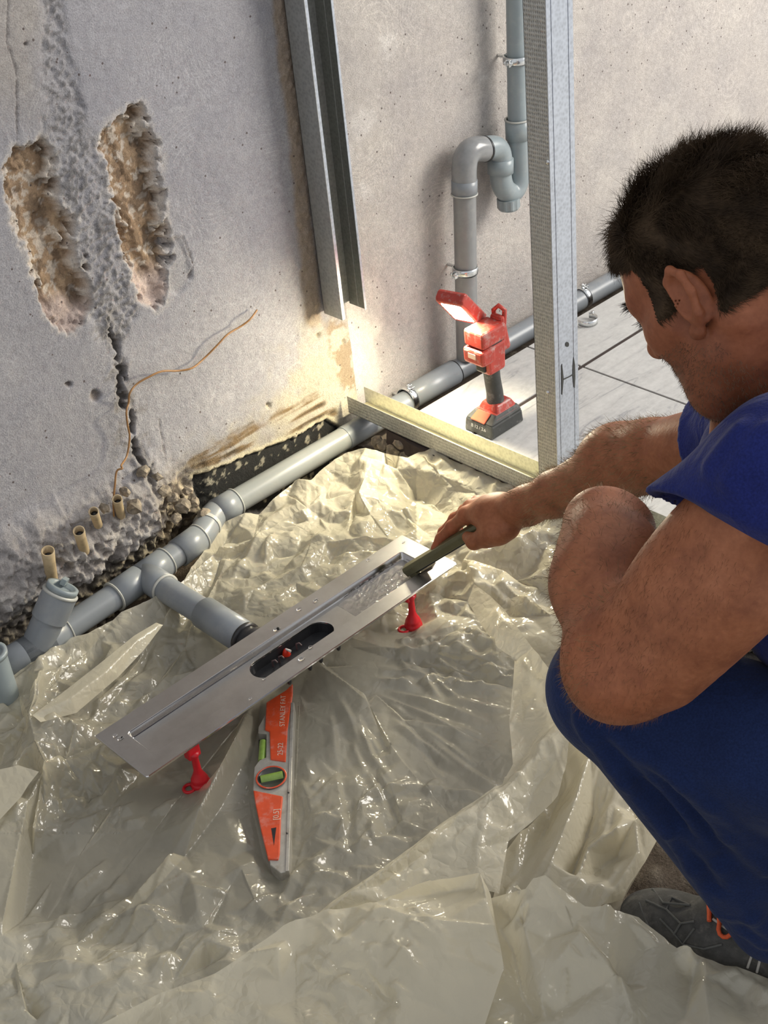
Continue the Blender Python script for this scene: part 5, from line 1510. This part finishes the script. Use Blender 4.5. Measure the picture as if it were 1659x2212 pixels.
th = [(PD(1096, 1140, 2.322), .021), (PD(1052, 1161, 2.350), .0162), (PD(1024, 1170, 2.368), .0128), (PD(1010, 1160, 2.385), .0100)]
for (a, ra), (b, rb) in zip(th, th[1:]): hand.cone(a, b, ra, rb, .010)
skin.p += hand.p
# neck and head
skin.cone(C7 + np.array([0, -.01, -.03]), hl(0, -.035, -.02), .068, .058, .03)
skin.cone(hl(.055, -.03, -.03), MS + np.array([-.05, .03, .0]), .02, .02, .03)
head = SDF()
hell(head, 0, -.008, .046, .0765, .096, .078, .02)                  # cranium
hell(head, 0, .034, .042, .062, .055, .062, .03)                    # forehead
hell(head, 0, .028, -.03, .060, .062, .070, .03)                    # mid face
head.cone(hl(.052, .008, -.052), hl(.018, .060, -.086), .018, .016, .03).cone(hl(-.052, .008, -.052), hl(-.018, .060, -.086), .018, .016, .03)   # jaw
hell(head, 0, .060, -.088, .026, .017, .019, .025)                  # chin
hell(head, 0, .042, -.07, .038, .033, .03, .03)
head.cone(hl(.048, .058, -.012), hl(.062, .03, -.006), .015, .013, .03).cone(hl(-.048, .058, -.012), hl(-.062, .03, -.006), .015, .013, .03)  # cheekbones
head.cone(hl(.012, .084, .030), hl(.046, .070, .028), .012, .010, .02).cone(hl(-.012, .084, .030), hl(-.046, .070, .028), .012, .010, .02)    # brow ridge
for sgn in (1, -1):
    hell(head, .032 * sgn, .094, .010, .017, .014, .011, .012, 's')  # eye socket
    hell(head, .032 * sgn, .074, .010, .0135, .0135, .0125, .004)   # eyeball with lids
    hell(head, .032 * sgn, .080, .0145, .0150, .0085, .0045, .004)   # upper lid
head.cone(hl(0, .086, .018), hl(0, .108, -.012), .008, .0105, .012)  # nose bridge
hell(head, 0, .106, -.016, .013, .013, .011, .01)
for sgn in (1, -1): hell(head, .012 * sgn, .096, -.021, .0085, .011, .008, .006)
hell(head, 0, .083, -.047, .024, .009, .007, .010); hell(head, 0, .079, -.060, .022, .009, .0075, .008)   # lips
hell(head, 0, .092, -.0535, .022, .006, .0014, .003, 's')
# ears: tilted dish with rim and lobe
for sgn in (1, -1):
    T_ = rz_(-.50 * sgn) @ rx_(-.18)
    hell(head, .083 * sgn, -.012, .002, .0075, .0185, .030, .006, tilt=T_)
    hell(head, .0905 * sgn, -.007, .004, .0065, .0125, .020, .005, 's', tilt=T_)
    rim = [(.0785, .006, .012), (.0845, .001, .024), (.0915, -.012, .0315), (.0965, -.0245, .022), (.096, -.0265, .004), (.0895, -.018, -.016), (.0815, -.005, -.029), (.0765, .002, -.030)]
    for a, b in zip(rim, rim[1:]): head.cone(hl(a[0] * sgn, a[1], a[2]), hl(b[0] * sgn, b[1], b[2]), .0042, .0042, .004)
    hell(head, .080 * sgn, .000, -.029, .006, .008, .0085, .006)
skin.p += head.p


def skin_material():
    t = NT('tanned_skin'); n1 = t.noise(22, 5, .65); n2 = t.noise(170, 3, .6); n3 = t.noise(60, 4, .6)
    k = t.ramp(n1.outputs['Fac'], [(.32, (.245, .080, .034)), (.52, (.345, .122, .053)), (.72, (.40, .150, .070))])
    k = t.mix(1.0, k, t.ramp(n2.outputs['Fac'], [(.3, (.88, .86, .84)), (.7, (1.08, 1.08, 1.08))]), 'MULTIPLY')
    k = t.mix(t.ramp(n3.outputs['Fac'], [(.62, (0, 0, 0)), (.72, (.35, .35, .35))]), k, (.30, .09, .055))
    at_ = t.attr('Col'); k = t.mix(1.0, k, at_, 'MULTIPLY')
    t.col(k); t.set(Roughness=.52)
    t.b.inputs['Subsurface Weight'].default_value = .12
    t.b.inputs['Subsurface Radius'].default_value = (.010, .004, .002)
    t.b.inputs['Subsurface Scale'].default_value = .6
    t.b.inputs['Specular IOR Level'].default_value = .35
    t.bump(t.math('ADD', n2.outputs['Fac'], t.math('MULTIPLY', n3.outputs['Fac'], .8)), .25, .0016)
    return t.m


M['skin'] = skin_material()


def join_np(parts):
    V = []; F = []; o = 0
    for v, f in parts: V.append(v); F.append(f + o); o += len(v)
    return np.concatenate(V), np.concatenate(F)


person = thing('person', (1.2, .45, GZ), 'squatting worker in blue shirt and trousers scraping the drain with his right hand', 'person')
blo, bhi = np.array([.72, .15, -.09]), np.array([1.62, 1.62, 1.10])


def brick(S_, lo, hi, h): return S_.mesh(np.array(lo, float), np.array(hi, float), h)


_bV, _bF = brick(skin, (.78, .22, -.10), (1.66, 1.56, 1.06), .0062)
hdlo = HO - .16; hdhi = HO + .17
_hV, _hF = brick(skin, hdlo, hdhi, .0024)
halo = np.min([p for f in fing for p, _ in f] + [RW], 0) - .03; hahi = np.max([p for f in fing for p, _ in f] + [RW], 0) + .03
_gV, _gF = brick(skin, halo, hahi, .0022)


def keep(V, F, test):
    m = test(V); ok = m[F].all(1); F = F[ok]; u, inv = np.unique(F, return_inverse=True); return V[u], inv.reshape(F.shape)


inside = lambda lo, hi, pad: (lambda V: ((V > lo + pad) & (V < hi - pad)).all(1))
_bV, _bF = keep(_bV, _bF, lambda V: ~(inside(hdlo, hdhi, .022)(V) | inside(halo, hahi, .018)(V)))
_hV, _hF = keep(_hV, _hF, inside(hdlo, hdhi, .008))
_gV, _gF = keep(_gV, _gF, inside(halo, hahi, .006))
V, F = join_np([(_bV, _bF), (_hV, _hF), (_gV, _gF)])
me = np_mesh('body', V, F, 4)
# complexion: redder knuckles, ears and cheeks, pinker untanned upper arm, greyish stubble area
loc = (V - HO) @ HB
colr = np.ones((len(V), 3))


def blush(c, r, cc, amt):
    m = (np.clip(1 - np.linalg.norm(V - np.array(c), axis=1) / r, 0, 1) ** 1.0 * amt)[:, None]; colr[:] = colr * (1 - m) + colr * np.array(cc) * m


for f in fing:
    for p, r in f: blush(p, .022, (1.25, .72, .68), .7)
blush(LE, .09, (1.15, .95, .85), .6)
hx, hy, hz = loc[:, 0], loc[:, 1], loc[:, 2]
ish = (np.linalg.norm(V - HO, axis=1) < .17)
beard = ish * sstep(-.03, -.05, hz - .35 * (.06 - hy) * (hy < .06)) * sstep(-.03, .0, hy) * sstep(-.125, -.10, hz)
colr = colr * (1 - .42 * beard[:, None]) + np.array([.62, .62, .60]) * .42 * beard[:, None]
colr = np.where(ish[:, None], colr * np.array([.90, .84, .86]), colr)
set_col(me, colr)
body = link('body', me, M['skin'], person, smooth=True)
sm = body.modifiers.new('smooth', 'SMOOTH'); sm.factor = .5; sm.iterations = 2

# ---- strands
def strands(base, nrm, dirn, length, width, m, name, parent, curl=.3, seg=3, seed=0, extra=None, droop=.15):
    rs = np.random.RandomState(seed); n = len(base)
    L = length * rs.uniform(.6, 1.25, n) if np.isscalar(length) else length
    d = dirn + rs.normal(0, curl, (n, 3)); d /= np.linalg.norm(d, axis=1)[:, None]
    bend = rs.normal(0, curl * .8, (n, 3)) - nrm * droop
    side = np.cross(d, -cF[None] + rs.normal(0, .3, (n, 3))); side /= np.linalg.norm(side, axis=1)[:, None] + 1e-9
    rows = []
    for i in range(seg + 1):
        t = i / seg; c = base + d * (L * t)[:, None] + bend * (L * t * t * .45)[:, None]; w = width * (1 - .85 * t)
        rows.append((c - side * w * .5, c + side * w * .5))
    V = np.stack([r for p in rows for r in p], 1).reshape(-1, 3)
    k = 2 * (seg + 1); F = []
    o = np.arange(n) * k
    for i in range(seg): F.append(np.stack([o + 2 * i, o + 2 * i + 1, o + 2 * i + 3, o + 2 * i + 2], 1))
    V2, F2 = V, np.concatenate(F)
    if extra is not None: V2, F2 = join_np([(V2, F2), extra])
    return link(name, np_mesh(name, V2, F2, 4), m, parent, smooth=True)


def sample(V, F, mask_fn, n, seed=0):
    rs = np.random.RandomState(seed); a, b, c, d = (V[F[:, i]] for i in range(4))
    nr = np.cross(c - a, d - b); ar = np.linalg.norm(nr, axis=1); nr /= ar[:, None] + 1e-12
    w = ar * mask_fn((a + c) / 2); p = w / w.sum(); i = rs.choice(len(F), n, p=p); u = rs.rand(n)[:, None]; v = rs.rand(n)[:, None]
    P = (a[i] * (1 - u) + b[i] * u) * (1 - v) + (d[i] * (1 - u) + c[i] * u) * v
    return P, nr[i]


def hair_mat(name, c0, c1, rough=.45):
    t = NT(name); n = t.noise(35, 3, .6); t.col(t.ramp(n.outputs['Fac'], [(.35, c0), (.65, c1)])); t.set(Roughness=rough); t.b.inputs['Specular IOR Level'].default_value = .15; return t.m


M['hair'] = hair_mat('dark_brown_hair', (.026, .016, .009), (.070, .044, .024), .75)
M['fuzz'] = hair_mat('golden_body_hair', (.16, .10, .045), (.34, .24, .12))
M['lash'] = hair_mat('dark_lash', (.02, .015, .01), (.05, .035, .022))


def hloc(P): return (P - HO) @ HB


def scalp(P):
    l = hloc(P); x, y, z = np.abs(l[:, 0]), l[:, 1], l[:, 2]
    line = np.where(y > .03, .075 - .25 * (.09 - y) - .35 * np.maximum(x - .045, 0), np.where(y > -.012, .040 - .9 * (.03 - y) - .0, np.where(y > -.03, .022, -.028 - .1 * (y + .03))))
    side = (y < .036) & (y > .012) & (z > -.004) & (x > .055)          # sideburn in front of the ear
    ok = ((z > line) | side) & ~((x > .0768) & (z < .036) & (y > -.036) & (y < .016)) & ~((x > .0805) & (z < .046))
    return ok.astype(float) * (np.linalg.norm(l, axis=1) < .18)


P, N = sample(_hV, _hF, scalp, 38000, 3)
l = hloc(P)
fl = np.stack([np.zeros(len(l)), np.where(l[:, 1] > .04, .9, -.55), np.where(l[:, 2] > .09, .15, -.55)], 1) @ HB.T
ph = l * 95
wob = np.stack([np.sin(ph[:, 1] * 1.1 + 2.3 * np.sin(ph[:, 2] * .6)), .6 * np.sin(ph[:, 0] * 1.3 + ph[:, 2]), .6 * np.cos(ph[:, 0] * .9 - ph[:, 1] * 1.2)], 1) @ HB.T
dirn = N * .34 + fl * .85 + wob * .42; dirn /= np.linalg.norm(dirn, axis=1)[:, None]
topw = sstep(.05, .11, l[:, 2]); leng = (.010 + .023 * topw) * np.random.RandomState(4).uniform(.6, 1.3, len(l))
# solid undercoat just above the scalp
cv, cf_ = keep(_hV, _hF, lambda V: scalp(V) > .5)
fa = np.cross(cv[cf_[:, 2]] - cv[cf_[:, 0]], cv[cf_[:, 3]] - cv[cf_[:, 1]]); vn = np.zeros_like(cv)
for i in range(4): np.add.at(vn, cf_[:, i], fa)
vn /= np.linalg.norm(vn, axis=1)[:, None] + 1e-12
lz = hloc(cv)
cv = cv + vn * (.0012 + .004 * sstep(.04, .12, lz[:, 2]))[:, None]
P = P + N * (.0012 + .005 * sstep(.04, .12, l[:, 2]))[:, None]
strands(P, N, dirn, leng, .0006, M['hair'], 'hair', person, .22, 4, 5, extra=(cv, cf_), droop=.75)
# brows and lashes
for nm, z0, cnt, L_, up in (('eyebrow', .031, 190, .012, .1), ('eyelash', .0105, 70, .012, -.25)):
    rs = np.random.RandomState(len(nm)); pts = []; dd = []
    for sgn in (1, -1):
        x = rs.uniform(.014, .05, cnt); y = .094 - (x - .014) * .42 + (.0 if nm == 'eyebrow' else -.006); z = z0 + rs.uniform(-.004, .004, cnt) * (1 if nm == 'eyebrow' else .3)
        pts.append(np.stack([x * sgn, y, z], 1)); dd.append(np.stack([.6 * sgn * np.ones(cnt), np.ones(cnt) * .9, np.ones(cnt) * up], 1))
    pts = np.concatenate(pts) @ HB.T + HO; dd = np.concatenate(dd) @ HB.T; dd /= np.linalg.norm(dd, axis=1)[:, None]
    strands(pts, dd, dd, L_, .0008, M['lash'], nm, person, .25, 2, 8)


def jaw(P):
    l = hloc(P); y, z = l[:, 1], l[:, 2]
    return ((z < -.028 - .5 * np.maximum(.03 - y, 0) + 0) & (z > -.125) & (y > -.012) & (y < .12)).astype(float)


P, N = sample(_hV, _hF, jaw, 5000, 6)
fl = np.tile(np.array([0, .2, -.7]), (len(P), 1)) @ HB.T; d_ = N * .6 + fl * .6; d_ /= np.linalg.norm(d_, axis=1)[:, None]
strands(P, N, d_, .0038, .00035, hair_mat('greying_stubble', (.07, .045, .03), (.20, .14, .09)), 'beard', person, .35, 2, 9)


def near_seg(P, a, b, r):
    e = b - a; t = np.clip(((P - a) @ e) / (e @ e), 0, 1); return np.linalg.norm(P - a - t[:, None] * e, axis=1) < r


farm = lambda P: (near_seg(P, RE, PD(1150, 1085, 2.28), .075) & (np.linalg.norm(P - HO, axis=1) > .2)).astype(float)
P, N = sample(_bV, _bF, farm, 3600, 12)
ax = (RW - RE) / np.linalg.norm(RW - RE); d_ = N * .55 + ax * .75; d_ /= np.linalg.norm(d_, axis=1)[:, None]
strands(P, N, d_, .014, .0005, M['fuzz'], 'arm_hair', person, .35, 3, 13)
larm = lambda P: (near_seg(P, PD(1310, 1400, 1.48), LW, .075) | (near_seg(P, LS * .4 + LE * .6, LE, .07) & False)).astype(float)
P, N = sample(_bV, _bF, larm, 2600, 14)
ax = (LW - LE) / np.linalg.norm(LW - LE); d_ = N * .4 + ax * .6 - cU[None] * .45; d_ /= np.linalg.norm(d_, axis=1)[:, None]
strands(P, N, d_, .011, .00042, hair_mat('brown_body_hair', (.13, .075, .038), (.27, .17, .085)), 'arm_hair', person, .4, 3, 15)
ua_m = lambda P: near_seg(P, LS * .6 + LE * .4, LE, .07).astype(float)
P, N = sample(_bV, _bF, ua_m, 2600, 16)
d_ = N * .12 - cU[None] * .7 - cR[None] * .3; d_ /= np.linalg.norm(d_, axis=1)[:, None]
strands(P, N, d_, .008, .00028, hair_mat('thin_body_hair', (.12, .05, .022), (.22, .10, .045)), 'arm_hair', person, .3, 2, 17)
# ---- clothes
def cloth_mat(name, c, sc=1):
    t = NT(name); n = t.noise(9, 4, .6); n2 = t.noise(420, 2, .5); n3 = t.noise(26, 5, .7)
    k = t.ramp(n.outputs['Fac'], [(.3, tuple(x * .82 for x in c)), (.7, tuple(x * 1.15 for x in c))])
    k = t.mix(1.0, k, t.ramp(n2.outputs['Fac'], [(.3, (.8, .8, .8)), (.7, (1.2, 1.2, 1.2))]), 'MULTIPLY')
    k = t.mix(t.ramp(n3.outputs['Fac'], [(.70, (0, 0, 0)), (.78, (.16, .16, .16))]), k, (.35, .36, .45))
    t.col(k); t.set(Roughness=.85); t.b.inputs['Sheen Weight'].default_value = .08
    t.b.inputs['Specular IOR Level'].default_value = .15
    w = t.noise(16 * sc, 3, .5); w.inputs['Distortion'].default_value = .8
    t.bump(t.math('ADD', t.math('MULTIPLY', w.outputs['Fac'], 3.0), t.math('MULTIPLY', n2.outputs['Fac'], .25)), .4, .006)
    return t.m


M['shirt'] = cloth_mat('royal_blue_jersey', (.016, .024, .140))
M['trousers'] = cloth_mat('navy_work_cloth', (.012, .024, .082), .8)
sh = SDF()
# near sleeve: cut at the hem and hollow
LSe = PD(1580, 1122, 1.352); RSe = PD(1535, 950, 1.90)
lh_n = (LSe - LS) / np.linalg.norm(LSe - LS); rh_n = (RSe - RS) / np.linalg.norm(RSe - RS)
sh.cone(LS, LSe + lh_n * .05, .070, .076, .03)
hA, hB, hC = PD(1470, 1074, 1.33), PD(1659, 1140, 1.285), PD(1462, 1100, 1.43)
hn_ = np.cross(hB - hA, hC - hA)
if hn_ @ lh_n < 0: hn_ = -hn_
sh.cut(hA, hn_)
sh.cone(LS * .45 + LSe * .55, LSe + lh_n * .10, .058, .072, .004, 's')
sh.cone(RS, RSe + rh_n * .04, .066, .070, .03)
sh.cut(RSe, rh_n + cR * -.25)
sh.cone(RS * .4 + RSe * .6, RSe + rh_n * .10, .060, .066, .004, 's')
sh.ell(PEL + np.array([0, 0, .02]), (.165, .13, .10), k=.05).cone(PEL, CHEST, .128, .145, .06).cone(CHEST, MS + np.array([0, -.02, -.02]), .14, .104, .06)
sh.cone(LS, C7, .066, .060, .05).cone(RS, C7, .066, .060, .05)
# soft folds on the chest and shoulder
for a, b in (((1540, 1010), (1600, 930)), ((1580, 1040), (1659, 930)), ((1520, 985), (1560, 905))):
    pa, pb = sh.ray(*a), sh.ray(*b)
    if pa is not None and pb is not None and np.linalg.norm(pa - pb) < .2: sh.cone(pa, pb, .007, .004, .02)
# neck opening
sh.cone(C7 + np.array([0, .0, -.02]), hl(0, -.04, -.05) + (hl(0, -.04, -.05) - C7) * .6, .066, .074, .006, 's')
V, F = sh.mesh(np.array([.82, .2, .15]), np.array([1.62, 1.12, .95]), .0045)
o = link('shirt', np_mesh('shirt', V, F, 4), M['shirt'], person, smooth=True)
m_ = o.modifiers.new('smooth', 'SMOOTH'); m_.factor = .5; m_.iterations = 2
# collar band
nk = (hl(0, -.04, -.05) - C7); nk /= np.linalg.norm(nk)

tr = SDF()
for H_, K_, A_ in ((LH, LK, LA), (RH, RK, RA)):
    tr.cone(H_, K_, .102, .073, .04).cone(K_, A_ + np.array([0, .0, .0]), .070, .060, .03)
    tr.cone(H_ * .35 + K_ * .65, A_ * .65 + K_ * .35 + np.array([.0, -.05, 0]), .06, .05, .05)
tr.ell(PEL, (.165, .13, .13), k=.06)
tr.cone(LA + np.array([.0, 0, .05]), LA + np.array([.008, -.005, .004]), .058, .060, .02)
# loose cloth behind the knee and pulled folds, traced on the surface
for ln, r0, r1 in (([(1262, 1560), (1330, 1650), (1400, 1720), (1500, 1870), (1560, 1965)], .010, .012), ([(1300, 1560), (1380, 1620), (1480, 1690), (1580, 1800), (1659, 1870)], .008, .014), ([(1245, 1500), (1275, 1590), (1350, 1690), (1440, 1800)], .007, .008), ([(1480, 1790), (1560, 1870), (1620, 1975), (1659, 2010)], .008, .013), ([(1330, 1585), (1420, 1680), (1540, 1830)], .005, .008), ([(1560, 1930), (1600, 2000), (1650, 2035)], .008, .012), ([(1420, 1640), (1540, 1740), (1659, 1830)], .006, .010)):
    pts_ = [tr.ray(*p) for p in ln]
    pts_ = [p for p in pts_ if p is not None and (p - CAM) @ cF < 2.1]
    for i, (a, b) in enumerate(zip(pts_, pts_[1:])):
        if np.linalg.norm(a - b) > .2: continue
        ra = (r0 + (r1 - r0) * i / len(pts_)) * 1.1; tr.cone(a + cF * .002, b + cF * .002, ra, ra * 1.05, .011)
V, F = tr.mesh(np.array([.82, .2, -.075]), np.array([1.66, 1.0, .56]), .0045)
V += 0
o = link('trousers', np_mesh('trousers', V, F, 4), M['trousers'], person, smooth=True)
m_ = o.modifiers.new('smooth', 'SMOOTH'); m_.factor = .5; m_.iterations = 1

# ---- shoes
M['shoe'] = simple('dusty_grey_mesh', (.062, .06, .055), .8, 0, .3, 80, .6, dirt=(.16, .15, .13), dirt_amt=.6, dirt_scale=50)
M['sole'] = simple('dark_rubber_sole', (.05, .048, .044), .75, 0, .2, 40, .3, dirt=(.16, .14, .12), dirt_amt=.5)
M['lace'] = simple('orange_lace', (.72, .11, .03), .7, 0, .12, 300, .5)
M['stripe'] = simple('pale_piping', (.42, .40, .36), .6, 0, .1, 80)


def shoe(toe, heel, detail):
    toe = np.array(toe, float); heel = np.array(heel, float); f = toe - heel; L = np.linalg.norm(f); f /= L; s = np.array([-f[1], f[0], 0.])
    R = np.stack([s, f, _z], 1); q = lambda a, b, c: heel + s * a + f * b + _z * c
    S_ = SDF()
    S_.ell(q(0, L - .062, .028), (.047, .062, .030), R, .02).ell(q(.002, L - .11, .036), (.046, .075, .037), R, .03).ell(q(0, L - .16, .044), (.040, .07, .048), R, .03)
    S_.ell(q(0, .055, .040), (.037, .052, .05), R, .03).cone(q(0, .06, .06), q(0, .045, .105), .036, .038, .02).cone(q(0, L - .13, .058), q(0, .08, .095), .028, .032, .03)
    S_.cut(q(0, 0, .012), (0, 0, -1))
    V, F = S_.mesh(np.minimum(toe, heel) - .08, np.maximum(toe, heel) + np.array([.08, .08, .2]), .0034)
    o = link('shoe', np_mesh('shoe', V, F, 4), M['shoe'], person, smooth=True)
    m_ = o.modifiers.new('smooth', 'SMOOTH'); m_.factor = .5; m_.iterations = 2
    ol = [(.0, 0), (.030, .012), (.038, .05), (.036, .12), (.047, L - .10), (.046, L - .05), (.030, L - .012), (0, L), (-.030, L - .012), (-.047, L - .05), (-.047, L - .10), (-.036, .12), (-.038, .05), (-.030, .012)]
    B().prism(ol, q(0, 0, 0), s, f, _z, .001, .020).build('sole', M['sole'], o, bevel=.005, seg=3)
    if detail:
        def on(px, py):
            return S_.ray(px, py, 1.2, 3)

        def lay(name, ln, r, m, lift=.001):
            p = [on(*k) for k in ln]; p = [k + (CAM - k) / np.linalg.norm(CAM - k) * lift for k in p if k is not None]
            if len(p) > 1: B().tube(p, r, 8).build(name, m, o)
        st_m = simple('raised_overlay', (.10, .10, .092), .8, 0, .2, 90)
        for ln in ([(1395, 1945), (1440, 1965), (1470, 1995), (1500, 1990)], [(1410, 1920), (1432, 1950), (1468, 1920), (1490, 1955)], [(1440, 1965), (1452, 1938), (1490, 1955)], [(1425, 1985), (1450, 2010), (1475, 2040), (1500, 2005)], [(1380, 1950), (1400, 2000), (1440, 2040), (1475, 2065)], [(1452, 1938), (1432, 1910)], [(1470, 1995), (1455, 2020)], [(1475, 2040), (1520, 2050), (1560, 2040)]):
            lay('overlay_seam', ln, .0016, st_m)
        lay('piping', [(1540, 1985), (1575, 2010), (1610, 2035), (1625, 2060), (1615, 2090)], .0018, M['stripe'])
        lay('piping', [(1630, 2035), (1645, 2060), (1635, 2100)], .0018, M['stripe'])
        lay('shoelace', [(1528, 1925), (1530, 1940), (1531, 1955), (1532, 1972), (1532, 1990)], .0030, M['lace'], .004)
        lay('shoelace', [(1534, 1928), (1540, 1945), (1546, 1962), (1553, 1978), (1554, 1994), (1552, 2008), (1555, 2018), (1562, 2024), (1570, 2024), (1578, 2019), (1586, 2008)], .0030, M['lace'], .006)
        lay('shoelace', [(1540, 1930), (1552, 1965), (1570, 1990)], .0028, M['lace'], .006)
        lay('shoelace', [(1518, 1918), (1540, 1940)], .0026, M['lace'], .003)
    return o


shoe((1.035, .785, GZ - .002), (1.098, .492, GZ - .002), True)
shoe((1.44, .60, GZ - .002), (1.47, .30, GZ - .002), False)
